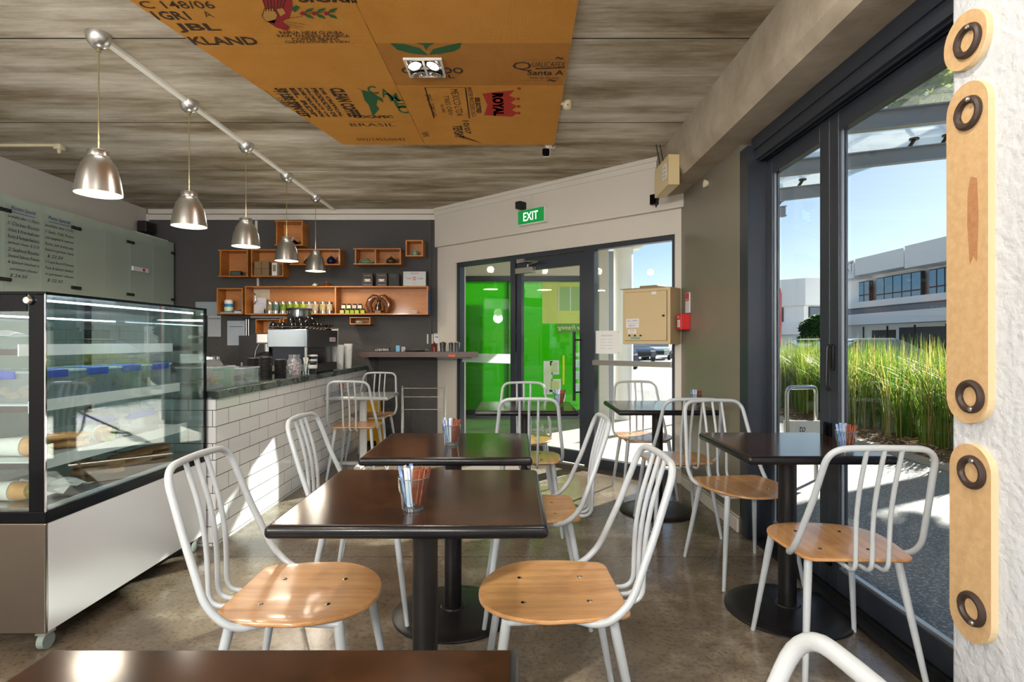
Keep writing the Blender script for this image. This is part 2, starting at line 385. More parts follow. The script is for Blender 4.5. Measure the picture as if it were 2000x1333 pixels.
ebox(mb, s0, s0+.065, -.08,-.035,.012,HD-.05); ebox(mb, s1-.06, s1, -.08,-.035,.012,HD-.05); ebox(mb, s0+.065,s1-.06,-.08,-.035,.012,.13); ebox(mb, s0+.065,s1-.06,-.08,-.035,HD-.17,HD-.05)
dr = struct('door_3', mb, frame_m)
mb = MB(); ebox(mb, s0+.065,s1-.06,-.06,-.054,.13,HD-.17); mb.build('glass', win_glass, dr)
hu = s1-.085
mb = MB(); mb.tube([eP(hu,.02,.62), eP(hu,.02,1.28)], .014).tube([eP(hu+.045,-.04,.70), eP(hu,.02,.70)], .008).tube([eP(hu+.045,-.04,1.2), eP(hu,.02,1.2)], .008)
mb.build('pull_handle', dark_alu, dr)
uc1 = eu(1007,.02)
mb = MB(); ebox(mb, uc1, uc1+.23, -.035,.03, 1.885,1.945,bev=.004)
dc = mb.build('door_closer', mat('silver closer body',(160,158,150),.35,metal=.7), dr)
mb = MB(); mb.tube([eP(uc1+.15,.0,1.945),eP(uc1+.15,.0,1.975)],.012).tube([eP(uc1+.15,0,1.972),eP(uc1+.32,.05,1.985)],.007).tube([eP(uc1+.32,.05,1.985),eP(uc1+.03,0,2.02)],.007); ebox(mb,uc1+.0,uc1+.1,-.03,.01,2.0,2.04)
mb.build('closer_arm', MATS['silver closer body'], dr)
# door mat
tag(MB().prism([(-.02+EU.x*a_+EV.x*b_, 5.12+EU.y*a_+EV.y*b_) for a_, b_ in ((-.45,-.26),(.45,-.26),(.45,.26),(-.45,.26))],0,.004).build('door_mat', brickmat('ribbed rubber mat',(0,1),.035,.03,.008,(50,46,42),(42,38,34),(96,88,78),.8)), 'dark ribbed rubber mat on the floor inside the glass entry door', 'mat')
# ---------------- entry wall fittings
# exit sign
xs0, xs1 = eu(1012.5,.12), eu(1063.7,.12); zt, zb = 2.505, 2.355
ex = thing('exit_sign', eP(xs0,.06,zb), 0, 'green illuminated EXIT sign box above the glass entry door', 'sign')
mb = MB(); ebox(mb, xs0, xs1, .05, .125, zb, zt, bev=.003); mb.build('housing', white_pl, ex, world=True)
mb = MB(); ebox(mb, xs0+.004, xs1-.004, .125, .129, zb+.008, zt-.004); mb.build('sign_face', mat('exit sign green',(10,128,58),.4,emit=((10,140,60),.35)), ex, world=True)
text('lettering', 'EXIT', eP((xs0+xs1)/2,.131,(zb+zt)/2+.002), -EU.cross(Z0).cross(Z0)*-1 if False else EU, Z0, (xs1-xs0)*.56, (zt-zb)*.56, mat('exit lettering white',(240,245,240),.5,emit=((240,250,240),.7)), ex, bold=.01)
def ewire(pts, r, parent, m, name='cable'): MB().tube([eP(*p) for p in pts], r, 6).build(name, m, parent, world=True)
ewire([(xs0+.12,.055,zt-.01),(xs0+.12,.055,CE-.08)],.008,ex,white_wall,'conduit')
sx = eu(1012,.1)
sp_ = thing('wall_speaker', eP(sx+.03,.1,2.49), 0, 'small black square speaker just above the EXIT sign', 'speaker')
mb = MB(); ebox(mb, sx, sx+.07, .05,.15, 2.525, 2.6, bev=.008); mb.build('cabinet', black_matt, sp_, world=True)
# fuse box on the beam
fb = thing('fuse_box', (1.18,4.35,2.33), 0, 'cream metal junction box high on the concrete beam near the corner', 'box')
BEIGE = mat('cream enamelled metal',(206,188,142),.4)
MB().box(1.14,1.215,4.12,4.52,2.325,2.545,bev=.004).build('box_body', BEIGE, fb, world=True)
MB().box(1.134,1.14,4.12,4.52,2.325,2.545,bev=.002).build('lid', BEIGE, fb, world=True)
MB().box(1.132,1.134,4.18,4.28,2.39,2.5).build('label', paper_m, fb, world=True)
for k in range(3): MB().box(1.1312,1.132,4.20,4.26,2.47-.03*k,2.476-.03*k).build('lettering', inkgrey_m, fb, world=True)
MB().tube(rounded([(1.16,4.5,2.33),(1.15,4.56,2.28),(1.17,4.62,2.27),(1.2,4.64,2.36)],.04),.004,6).build('cable', black_matt, fb, world=True)
for dx in (0,.03): MB().tube(rounded([(1.17+dx,4.48,2.54),(1.165+dx,4.5,2.62),(1.13+dx,4.46,2.73)],.04),.004,6).build('cable', black_matt, fb, world=True)
us = eu(1273,.08); mb = MB(); ebox(mb, us-.01, us+.05, .05,.10, 2.345,2.43,bev=.004)
o = mb.build('door_chime', black_gloss); tag(o,'small dark sensor box on the bulkhead left of the cream junction box','sensor')
# sensor dome on the beam end
d = MB().lathe([(0,-.03),(.018,-.027),(.026,-.012),(.028,.0)],n=18,M=Matrix.Translation((1.385,4.10,2.325))@Matrix.Rotation(-math.pi/2,4,'Y')).build('alarm_dome', mat('cream plastic',(222,214,190),.45)); tag(d,'small cream dome sensor under the concrete beam on the grey wall','sensor')
# fire panel
fu0, fu1 = eu(1216,.2), eu(1309,.2)
zt = ez(1309,560,.2); zb = ez(1309,673,.2)
fp = thing('alarm_cabinet', eP(fu0,.0,zb), 0, 'beige metal fire alarm cabinet mounted across the pane right of the entry door', 'cabinet')
PB = mat('beige powder coated steel',(196,176,136),.45)
mb = MB(); ebox(mb, fu0, fu1, .0,.2,zb,zt,bev=.006); mb.build('cabinet_body', PB, fp, world=True)
mb = MB(); ebox(mb, fu0-.02, fu1-.06, -.01,.205,zt,zt+.006); ebox(mb, fu0+.16,fu0+.32,.0,.2,zt+.006,zt+.022,bev=.005); mb.build('rain_flap', mat('bent tin flap',(150,132,106),.5,metal=.3), fp, world=True)
w_ = fu1-fu0; h_ = zt-zb
mb = MB(); ebox(mb, fu0+.045*w_*1.2, fu1-.06*w_, .2,.203,zb+.06*h_,zt-.06*h_); mb.build('door_gap', mat('dark gap',(60,48,34),.8), fp, world=True)
mb = MB(); ebox(mb, fu0+.06*w_, fu1-.065*w_, .2,.209,zb+.065*h_,zt-.065*h_,bev=.002); pd = mb.build('door_panel', PB, fp, world=True)
def ep(u, z, v=.2095): return eP(fu0+u*w_, v, zt-z*h_)
def esticker(u0,u1,z0,z1,m,name='sticker',v=.2095): return flat(name,[(-(u1-u0)*w_/2,-(z1-z0)*h_/2),((u1-u0)*w_/2,-(z1-z0)*h_/2),((u1-u0)*w_/2,(z1-z0)*h_/2),(-(u1-u0)*w_/2,(z1-z0)*h_/2)],ep((u0+u1)/2,(z0+z1)/2,v),EU,Z0,m,fp,thick=-.0008)
esticker(.63,.73,.07,.12,paper_m); esticker(.09,.37,.54,.70,paper_m); esticker(.13,.31,.73,.81,paper_m); esticker(.19,.39,.87,.91,mat('teal sticker',(120,160,150),.6))
text('lettering','TYCO',ep(.15,.58,.2105),EU,Z0,.035,.012,mat('blue ink',(60,90,120),.7),fp)
text('lettering','Y SERVICES',ep(.28,.575,.2105),EU,Z0,.05,.01,ink_m,fp); text('lettering','service and maintenance',ep(.23,.62,.2105),EU,Z0,.09,.007,inkgrey_m,fp); text('lettering','0800 PH TYC',ep(.22,.665,.2105),EU,Z0,.06,.012,mat('dark red ink',(140,30,30),.7),fp)
text('lettering','TURNKEY',ep(.22,.755,.2105),EU,Z0,.045,.009,ink_m,fp); text('lettering','the co.',ep(.22,.79,.2105),EU,Z0,.04,.008,inkgrey_m,fp)
for u in (.17,.29,.41): MB().tube([ep(u,.845,.209),ep(u,.845,.222)],.007).build('key_lock', dark_alu, fp, world=True)
MB().tube([ep(.88,.5,.209),ep(.88,.5,.222)],.009).build('door_lock', dark_alu, fp, world=True)
# call point and sign
cpA = thing('fire_call_point', (1.34,4.6,1.28), 0, 'red fire call point box beside the beige alarm cabinet', 'alarm')
MB().box(1.335,1.41,4.50,4.62,1.28,1.405,bev=.004).build('housing', red_m, cpA, world=True)
MB().box(1.3325,1.335,4.525,4.585,1.30,1.36).build('window', paper_m, cpA, world=True)
text('lettering','FIRE',(1.3315,4.555,1.38),-Y0,Z0,.06,.018,white_pl,cpA); text('lettering','S',(1.3318,4.555,1.33),-Y0,Z0,.02,.035,ink_m,cpA)
sg = thing('fire_sign', (1.405,4.55,1.42), 0, 'narrow white and red fire instruction sign above the red call point', 'sign')
MB().box(1.402,1.41,4.50,4.60,1.415,1.575).build('sign_plate', paper_m, sg, world=True)
MB().box(1.4005,1.402,4.507,4.593,1.51,1.572).build('red_field', red_m, sg, world=True)
text('lettering','FIRE',(1.3998,4.55,1.522),-Y0,Z0,.07,.014,white_pl,sg); text('lettering','o',(1.3998,4.55,1.55),-Y0,Z0,.02,.02,white_pl,sg)
for k in range(4): text('lettering','in case of fire break glass',(1.4013,4.55,1.495-.018*k),-Y0,Z0,.075,.006,inkgrey_m,sg)
# notice on the glass
nu0, nu1 = eu(1161,-.05), eu(1211,-.05); nz1, nz0 = 1.285, 1.072
nt_ = thing('opening_notice', eP(nu0,-.05,nz0), 0, 'white printed notice sheet fixed inside the glass left of the alarm cabinet', 'notice')
mb = MB(); ebox(mb, nu0,nu1,-.0505,-.047,nz0,nz1); mb.build('sheet', mat('white acrylic sheet',(225,228,230),.4), nt_, world=True)
text('lettering','OPENING HOURS',eP((nu0+nu1)/2,-.0465,nz1-.045),EU,Z0,.12,.012,inkgrey_m,nt_)
for k,t in enumerate(['Monday  -  Friday','7.00am  -  4.00pm','Saturday','8.00am  -  2.00pm']): text('lettering',t,eP((nu0+nu1)/2,-.0465,nz1-.08-.028*k),EU,Z0,.13,.008,inkgrey_m,nt_)
for a_ in (nu0+.012,nu1-.012):
    for z_ in (nz0+.012,nz1-.012): MB().tube([eP(a_,-.047,z_),eP(a_,-.042,z_)],.005,8).build('standoff', steel, nt_, world=True)
# ---------------- ceiling: burlap panels
def burlap(name, c1, c2):
    m = mat(name, c1, .95, spec=.1, noise=((2.2,2.2,2.2), c2, .3)); n = m.node_tree; L = n.links.new; b = n.nodes['Principled BSDF']
    tc = [x for x in n.nodes if x.type == 'TEX_COORD'][0]
    ws = []
    for d in ('X','Y'):
        wv = n.nodes.new('ShaderNodeTexWave'); wv.wave_type = 'BANDS'; wv.bands_direction = d; wv.inputs['Scale'].default_value = 55; wv.inputs['Distortion'].default_value = 2.5; wv.inputs['Detail'].default_value = 2; wv.inputs['Detail Scale'].default_value = .4
        L(tc.outputs['Object'], wv.inputs['Vector']); ws.append(wv)
    ad = n.nodes.new('ShaderNodeMath'); ad.operation = 'ADD'; L(ws[0].outputs['Fac'], ad.inputs[0]); L(ws[1].outputs['Fac'], ad.inputs[1])
    cr = n.nodes.new('ShaderNodeMapRange'); cr.inputs['From Max'].default_value = 2; cr.inputs['To Min'].default_value = .45; cr.inputs['To Max'].default_value = 1.12; L(ad.outputs[0], cr.inputs['Value'])
    mu = n.nodes.new('ShaderNodeMixRGB'); mu.blend_type = 'MULTIPLY'; mu.inputs[0].default_value = 1; src = b.inputs['Base Color'].links[0].from_socket
    L(src, mu.inputs[1]); L(cr.outputs[0], mu.inputs[2]); L(mu.outputs[0], b.inputs['Base Color'])
    bp = n.nodes.new('ShaderNodeBump'); bp.inputs['Strength'].default_value = .5; bp.inputs['Distance'].default_value = .003; L(ad.outputs[0], bp.inputs['Height']); L(bp.outputs[0], b.inputs['Normal'])
    return m
B1 = burlap('golden burlap',(216,148,66),(236,172,88)); B2 = burlap('brown burlap',(192,130,64),(212,150,80))
BZ = CE-.022
ys = [2.02, 2.49, pZ(0,85,BZ).y, pZ(0,167,BZ).y, pZ(0,231,BZ).y, pZ(0,283,BZ).y]
def lerp_line(a, b_, y): return a.x+(b_.x-a.x)*(y-a.y)/(b_.y-a.y)
Lf = (pZ(252,0,BZ), pZ(670,283,BZ)); Sm = (pZ(692,0,BZ), pZ(830,283,BZ)); Rt = (pZ(1130,0,BZ), pZ(1083,283,BZ))
panels = {}
labs = {(1,0):'burlap coffee sack ceiling panel with red bird and Papua New Guinea print',(1,1):'plain golden burlap ceiling panel right of the red bird panel',
 (2,0):'plain golden burlap ceiling panel left of the square downlight',(2,1):'brown burlap ceiling panel around the square downlight with green leaf print',
 (3,0):'burlap ceiling panel with green mountain and black Clean Coffee print',(3,1):'burlap ceiling panel with a red ROYAL crown print',
 (4,0):'narrow plain burlap ceiling panel at far end beneath the Brasil lettering',(4,1):'far corner burlap ceiling panel with smudged black lettering and frayed edge',
 (0,0):'burlap ceiling panel nearest behind the viewer on the left',(0,1):'burlap ceiling panel nearest behind the viewer on the right'}
for r in range(5):
    for c_ in range(2):
        y0, y1 = ys[r], ys[r+1]; e0, e1 = (Lf, Sm) if c_ == 0 else (Sm, Rt); g = .0015
        poly = [(lerp_line(*e0,y0)+g,y0+g),(lerp_line(*e1,y0)-g,y0+g),(lerp_line(*e1,y1)-g,y1-g),(lerp_line(*e0,y1)+g,y1-g)]
        pn = thing('burlap_panel', (sum(p_[0] for p_ in poly)/4,sum(p_[1] for p_ in poly)/4,BZ), 0, labs[(r,c_)], 'ceiling panel', 'coffee sack panels on the ceiling')
        MB().prism(poly, BZ, CE-.001).build('panel_cloth', B2 if (r,c_) in ((2,1),(0,0)) else B1, pn, world=True)
        panels[(r,c_)] = pn
MB().build if False else None
rnd = random.Random(4)
mb = MB(); 
for k in range(46):
    x = rnd.uniform(Lf[1].x+.02, Rt[1].x-.02); l = rnd.uniform(.01,.035); y = ys[5]-.002; dx = rnd.uniform(-.015,.015)
    mb.tube([(x,y,BZ),(x+dx*.5,y+l*.6,BZ-.002),(x+dx,y+l,BZ-.006)],.0009,4)
mb.build('frayed_threads', B1, panels[(4,1)], world=True)
sblack = mat('stencil black',(62,42,22),.95); sgreen = mat('stencil green',(36,92,52),.95); sred = mat('stencil red',(176,40,24),.95); sdred = mat('stencil dark red',(150,30,34),.95); syel = mat('stencil ochre',(190,140,70),.95)
def cz(x, y, k=0): return pZ(x, y, BZ-.001-k*.0006)
def ct(panel, txt, x0, x1, y0, y1, m=sblack, rot=False, shear=0, bold=0):
    """text filling the viewed box; rot: reads away from the viewer"""
    c = cz((x0+x1)/2,(y0+y1)/2); w = abs(cz(x1,(y0+y1)/2).x-cz(x0,(y0+y1)/2).x); h = abs(cz(0,y1).y-cz(0,y0).y)
    if rot: return text('print', txt, c, Y0, X0, h, w, m, panels[panel], shear, bold)
    return text('print', txt, c, X0, -Y0, w, h, m, panels[panel], shear, bold)
def cp(panel, pts, m, k=0, name='print'):
    me = MB(); me.b.faces.new([me.b.verts.new(cz(x,y,k)) for x, y in pts]); return me.build(name, m, panels[panel], world=True)
def cl(panel, pts, wd, m, k=0):
    P = [cz(x,y,k) for x, y in pts]; mb = MB()
    for a, b_ in zip(P, P[1:]):
        d = (b_-a).normalized().cross(Z0)*wd/2; mb.quad(a+d,b_+d,b_-d,a-d)
    return mb.build('print', m, panels[panel], world=True)
P = (1,0)
ct(P,'C 148/06',273,417,2,17,bold=.01); ct(P,'1GR1',300,368,22,39,bold=.03); ct(P,'A',397,414,22,34); ct(P,'JBL',345,430,46,64,bold=.03); ct(P,'KLAND',372,502,72,88,bold=.03)
ct(P,'SIGRI',580,680,-12,5,bold=.04); ct(P,'TM',676,697,0,6,bold=.02)
for k,(t,a_,b_) in enumerate([('PAPUA NEW GUINEA',546,670),('RAW WASHED ARABICA',542,683),('COFFEE BEANS',570,662),('CLEAN SOUND A NEW',557,684)]): ct(P,t,a_,b_,61+6.2*k,67+6.2*k-(1.5 if k==3 else 0),bold=.015)
cp(P,[(508,-8),(570,-8),(572,14),(566,34),(548,44),(536,30),(520,36),(512,28),(518,14)],sdred)          # feathers
for k in range(7): cl(P,[(512+8*k,-8),(520+5*k,22)],.004,sblack,1)
cp(P,[(516,18),(534,16),(542,30),(536,46),(520,42),(512,32)],syel,1)                                       # head
cl(P,[(516,18),(534,16),(542,30),(536,46),(520,42),(512,32),(516,18)],.003,sblack,2)
cp(P,[(540,18),(552,16),(558,26),(548,32)],syel,2); cp(P,[(522,42),(546,36),(566,55),(560,60),(540,54)],sdred,1)
cp(P,[(568,18),(578,10),(586,14),(576,24)],sgreen,1)
for a_,b_ in (((556,42),(596,48)),((558,46),(594,54)),((560,50),(592,58)),((552,38),(590,32))): cl(P,[a_,b_],.003,sblack,1)
cl(P,[(584,28),(655,24)],.004,sgreen,1)
for k in range(3):
    x = 592+23*k
    for sgn in (-1,1): cp(P,[(x,26),(x+8,26+sgn*8),(x+22,26+sgn*11),(x+16,26+sgn*4)],sgreen,1)
    cp(P,[(x-6,24),(x,22),(x+5,25),(x+3,30),(x-4,30)],sdred,2)
P = (2,1)
cp(P,[(762,84),(790,86),(820,94),(832,104),(836,108),(800,104),(775,97)],sgreen); cp(P,[(838,107),(846,96),(870,90),(897,84),(902,84),(898,94),(888,100),(860,105)],sgreen)
cp(P,[(812,84),(850,84),(838,90),(832,98),(826,88)],sgreen)
ct(P,'CERRADO',784,905,132,144,bold=.03); ct(P,'BRASIL',805,888,146,153,bold=.02)
ct(P,'Q',1001,1038,121,139); ct(P,'UALICAFEX',1040,1104,121,131); ct(P,'Santa A',1030,1101,137,147,bold=.02); cl(P,[(1046,134.5),(1103,132)],.014,sblack); ct(P,'Vale da Grama',1034,1092,150,154)
cl(P,[(1020,118),(1104,116)],.002,sblack); cl(P,[(1015,157),(1100,158)],.002,sblack); ct(P,'~',1085,1100,111,116); ct(P,'~',1070,1086,155,160)
P = (3,1)
cl(P,[(830,171),(848,231)],.009,sblack); cl(P,[(909,171),(917,231)],.009,sblack); cl(P,[(830,171),(909,171)],.005,sblack)
ct(P,'DIG. 2580 HA',838,848,186,228,rot=True); ct(P,'18.380',862,868,204,220,rot=True); ct(P,'TRES ORIV',871,881,188,226,rot=True); ct(P,'MEXICO LTDA',886,900,176,228,rot=True)
ct(P,'WATER PROCESSED DECA',917,926,172,230,rot=True); ct(P,'SELECTED',929,939,191,222,rot=True,bold=.05)
cp(P,[(942,183),(1005,176),(994,187),(1008,193),(998,201),(1010,208),(1000,215),(1011,221),(1000,228),(946,225),(952,205)],sred)
ct(P,'ROYAL',962,984,183,227,mat('burlap lettering',(214,160,90),.95),rot=True,bold=.06)
for x,y in ((1014,173),(1012,193),(1013,208),(1013,221)): cp(P,[(x+4*math.cos(t*.785),y+2.6*math.sin(t*.785)) for t in range(8)],sred)
P = (4,1)
ct(P,'TEVSAT',886,905,246,270,rot=True,bold=.04); ct(P,'10/07',906,918,236,262,rot=True,bold=.02); ct(P,'NN',824,838,258,267,rot=True)
for k in range(16): cl(P,[(896+2.2*k,262+.9*k),(900+2.6*k,270+.6*k)],.004,sblack)
P = (3,0)
for t,a_,b_ in (('50 LBS SPIN LET',562,585),('EL RDP',590,600),('ROSE CMA JUNCTION',603,613),('PRODUCT OF',618,624),('PRODUCTO DE',630,640),('DE CRITICAL',645,652),('CLEAN COFFEE',662,690)):
    ct(P,t,a_,b_,174,230,rot=True,bold=.05)
cl(P,[(553,175),(606,231)],.006,sgreen); cl(P,[(518,176),(545,200),(590,215),(606,231)],.004,sgreen); ct(P,'11',536,546,178,184,rot=True); ct(P,'15800',548,562,192,210,rot=True)
cp(P,[(706,176),(722,180),(745,192),(747,200),(738,194),(735,205),(741,213),(728,228),(720,205),(712,196)],sgreen)
cl(P,[(698,172),(706,176),(722,180),(747,193),(748,200)],.004,sgreen,1)
for t,x,y in (('C',727,176),('A',752,182),('M',768,190),('E',780,203),('C',786,214)): ct(P,t,x-9,x+10,y-8,y+8,sgreen,bold=.02)
ct(P,'COCAPEC',690,768,225.5,231,bold=.05)
P = (4,0)
ct(P,'BRASIL',684,772,241,247); ct(P,'002/1455/0042',697,792,270,275); cl(P,[(680,238),(775,238)],.003,sblack)
# square downlight
def downlight(loc, label, power):
    t = thing('square_downlight', loc, 0, label, 'ceiling light', 'square recessed downlights')
    W = mat('white lamp frame',(225,225,222),.4); s_ = .105
    mb = MB()
    for a_ in (-s_, -.006, s_-.012): mb.box(a_,a_+.012,-s_,s_,-.012,.0).box(-s_,s_,a_,a_+.012,-.012,0)
    mb.build('frame', W, t)
    MB().box(-.09,.09,-.09,.09,-.002,0).build('recess', mat('dark lamp recess',(36,34,34),.5), t)
    for i,(a_,b_) in enumerate(((-.05,-.048),(.05,-.048),(-.05,.05),(.05,.05))):
        R = Matrix.Translation((a_,b_,-.018)) @ Matrix.Rotation(math.radians((-14,16)[i%2]),4,'Y') @ Matrix.Rotation(math.radians(10 if b_>0 else -8),4,'X')
        h = MB().lathe([(.020,.012),(.037,-.004),(.041,-.004),(.041,.0),(.024,.016)],M=R,cap=False).build('lamp_reflector', chrome, t)
        if b_ < 0: MB().lathe([(0,-.003),(.03,-.003),(.03,.002),(0,.002)],M=R,cap=False).build('bulb', mat('lit halogen bulb',(255,240,210),.5,emit=((255,238,205),30)), t)
        else: MB().lathe([(0,.001),(.022,.001),(.022,.004),(0,.004)],M=R,cap=False).build('bulb', mat('unlit bulb',(150,110,60),.2,metal=.6), t)
    if power: lamp('downlight_glow','AREA',(0,-.05,-.03),power,.12,rot=(0,0,0),parent=t)
    return t
dl = downlight((-.487,3.19,BZ), 'square four lamp downlight set in the brown burlap panel', DOWN)

for k,(x,y,lb) in enumerate([(-2.9,1.3,'added fill downlight over the counter side, out of view'),(-1.2,.9,'added fill downlight over the nearest table, out of view'),(.6,1.5,'added fill downlight near the white pier, out of view'),(-2.9,-.8,'added fill downlight at the rear left of the room'),(-.6,-1.0,'added fill downlight at the rear middle of the room'),(.8,-1.2,'added fill downlight at the rear right of the room')]):  # unseen copies of the downlight, added as fill for the room
    d_ = dup(dl,(x,y,CE),0,lb)
# globe lamps added out of view behind the viewer to brighten the room
def globe(x, y, z, power, label):
    t = thing('fill_globe',(x,y,CE),0,label,'pendant lamp','added fill globes at the rear, out of view'); dz = z-CE
    MB().tube([(0,0,0),(0,0,-.02)],.05,20).tube([(0,0,-.02),(0,0,dz+.12)],.004,8).build('cord', black_matt, t)
    MB().lathe([(.15*math.sin(math.pi*k/14),-.15*math.cos(math.pi*k/14)) for k in range(15)],0,0,dz,24,cap=False).build('fill_globe_shade', mat('glowing fill globe',(255,248,236),.5,emit=((255,244,226),4)), t)
    lamp('fill_globe_glow','POINT',(0,0,dz-.2),power,.16,(1,.97,.93),parent=t)
globe(-2.8,-1.2,2.1,FILL_GLOBE,'added globe fill lamp at the rear left behind the viewer'); globe(-1.4,-1.6,2.1,FILL_GLOBE,'added globe fill lamp at the rear middle behind the viewer'); globe(-.5,-2.6,2.2,FILL_GLOBE,'added globe fill lamp at the rear right behind the viewer')
# ---------------- chairs
def woodmat(name, c1, c2, scale=(6,1.2,6), rough=.35, coat=.3, dist=3, k=.22):
    m = mat(name, c1, rough, coat=coat); n = m.node_tree; L = n.links.new; b = n.nodes['Principled BSDF']
    tc = n.nodes.new('ShaderNodeTexCoord'); mp = n.nodes.new('ShaderNodeMapping'); mp.inputs['Scale'].default_value = scale
    no = n.nodes.new('ShaderNodeTexNoise'); no.inputs['Scale'].default_value = 1; no.inputs['Detail'].default_value = 5; no.inputs['Distortion'].default_value = dist*.1
    wv = n.nodes.new('ShaderNodeTexNoise'); wv.inputs['Scale'].default_value = 14; wv.inputs['Detail'].default_value = 2
    mx = n.nodes.new('ShaderNodeMixRGB'); mx.inputs[0].default_value = .45
    cr = n.nodes.new('ShaderNodeValToRGB'); cr.color_ramp.elements[0].position = .5-k; cr.color_ramp.elements[1].position = .5+k
    cr.color_ramp.elements[0].color = lin(c2); cr.color_ramp.elements[1].color = lin(c1)
    L(tc.outputs['Object'], mp.inputs[0]); L(mp.outputs[0], no.inputs['Vector']); L(mp.outputs[0], wv.inputs['Vector']); L(no.outputs['Fac'], mx.inputs[1]); L(wv.outputs['Fac'], mx.inputs[2])
    L(mx.outputs[0], cr.inputs[0]); L(cr.outputs[0], b.inputs['Base Color']); return m
oak = woodmat('oak plywood seat', (196,150,98), (156,108,64), (26,1.1,26), .32, .4, 6, .16)
ply = mat('plywood edge',(206,160,104),.5)
enamel = mat('white enamelled tube',(160,167,174),.28, noise=((4,4,4),(182,187,190),.3))
def seat_outline(n=10):
    def corner(cx, cy, r, a0, a1, k): return [(cx+r*math.cos(math.radians(a0+(a1-a0)*i/k)), cy+r*math.sin(math.radians(a0+(a1-a0)*i/k))) for i in range(k+1)]
    pts = corner(-.150,-.160,.040,180+25,270,5) + corner(.150,-.160,.040,270,360-25,5)
    # sides widen forward, then a full rounded front
    fr = []
    for i in range(1,26):
        t = math.pi*(i/26.0); x = .212*math.copysign(abs(math.cos(t))**.92, math.cos(t)); y = .0+.218*math.sin(t)**.94
        fr.append((x,y))
    return pts + [(.205,-.06)] + fr + [(-.205,-.06)]
def make_chair(loc, rz, label, group):
    t = thing('cafe_chair', loc, rz, label, 'chair', group)
    mb = MB(); O = seat_outline(); nn = len(O)
    def zc(x, y): return .455 - .010*math.cos(min(1,abs(x)/.2)*1.5)*(1 if y < .1 else max(0,1-(y-.1)/.12)) - (.012*max(0,(y-.1)/.12)**2)
    rings = []
    for sc, dz in ((.0,0),(.35,0),(.7,0),(.93,0),(.985,-.001),(1.0,-.005),(1.0,-.010),(.985,-.013)):
        if sc == 0: rings.append([mb.b.verts.new((0,0,zc(0,0)))]); continue
        rings.append([mb.b.verts.new((x*sc,y*sc,zc(x*sc,y*sc)+dz)) for x, y in O])
    rings.append([mb.b.verts.new((0,0,zc(0,0)-.013))])
    for a, b_ in zip(rings, rings[1:]):
        for i in range(nn):
            j = (i+1) % nn
            if len(a) == 1: mb.b.faces.new((a[0],b_[i],b_[j]))
            elif len(b_) == 1: mb.b.faces.new((a[i],b_[0],a[j]))
            else: mb.b.faces.new((a[i],b_[i],b_[j],a[j]))
    mb.sm = True; st = mb.build('seat', oak, t)
    for x in (-.085,.085):
        for y in (-.10,.09):
            z = zc(x,y); MB().lathe([(0,.003),(.006,.0025),(.009,0),(.009,-.002)],x,y,z,10,cap=False).build('screw', chrome, st)
    # back hoop
    tb = .168; r = .0105
    pts = [(-.16,-.03,.436),(-.205,-.115,.432),(-.212,-.185,.49),(-.188,-.255,.66),(-tb,-.320,.845),(0,-.332,.852),(tb,-.320,.845),(.188,-.255,.66),(.212,-.185,.49),(.205,-.115,.432),(.16,-.03,.436)]
    MB().tube(rounded(pts,[0,.045,.05,.03,.06,.1,.06,.03,.05,.045,0],7), r, 12).build('back_hoop', enamel, t)
    for x in (-.055,0,.055):
        p_ = rounded([(x,-.331,.85),(x,-.285,.70),(x,-.268,.60),(x*.95,-.262,.425),(x*.9,-.10,.425)],[0,.05,.05,.045,0],7)
        MB().tube(p_, .0075, 10).build('spindle', enamel, t)
    # under frame and legs
    mb = MB()
    for s in (-1,1): mb.tube([(s*.15,-.15,.43),(s*.158,.145,.427)],.010,10)
    mb.tube([(-.155,-.13,.428),(.155,-.13,.428)],.010,10).tube([(-.158,.135,.427),(.158,.135,.427)],.010,10)
    mb.build('under_frame', enamel, t)
    for sx_ in (-1,1):
        for y0, y1 in ((.14,.205),(-.15,-.235)):
            MB().tube([(sx_*.152,y0,.435),(sx_*.16,y0+(y1-y0)*.15,.37),(sx_*.205,y1,.0)],[.014,.014,.009],12).build('leg', enamel, t)
    return t
CH = 'white tube cafe chairs with oak seats'
chair = make_chair((-.61,1.69,0), -math.pi/2, 'large white tube chair with oak seat at the left of the front centre table', CH)
chairs = [
 ((.118,1.705), math.pi/2+.05, 'large white tube chair with screwed oak seat at the right of the front centre table'),
 ((-.63,2.56), -math.pi/2-.03, 'white tube chair before the tiled counter, left of the second centre table'),
 ((.085,2.53), math.pi/2+.02, 'white tube chair at the right of the second centre table'),
 ((.10,3.66), .0, 'white tube chair, back to the viewer, tucked under the table before the green window'),
 ((.095,4.33), math.pi, 'white tube chair facing the viewer behind the table before the green window'),
 ((1.04,3.64), .06, 'white tube chair, back to the viewer, at the small table before the alarm cabinet'),
 ((1.03,4.44), math.pi, 'white tube chair behind the small table, against the pane under the alarm cabinet'),
 ((1.185,2.93), math.pi+.12, 'white tube chair at the far side of the table by the folding glass doors'),
 ((1.19,2.13), -.03, 'white tube chair, back to the viewer, nearest the folding glass doors, sunlit oak seat'),
 ((.03,.52), math.pi/2, 'white tube chair showing only its curved back rail at the bottom of the picture'),
 ((-1.38,5.08), .02, 'white tube chair, back to the viewer, at the little grey table by the counter'),
 ((-1.42,5.76), math.pi-.03, 'white tube chair facing the viewer behind the little grey table by the counter'),
]
for (x, y), rz, lb in chairs: dup(chair, (x,y,0), rz, lb)
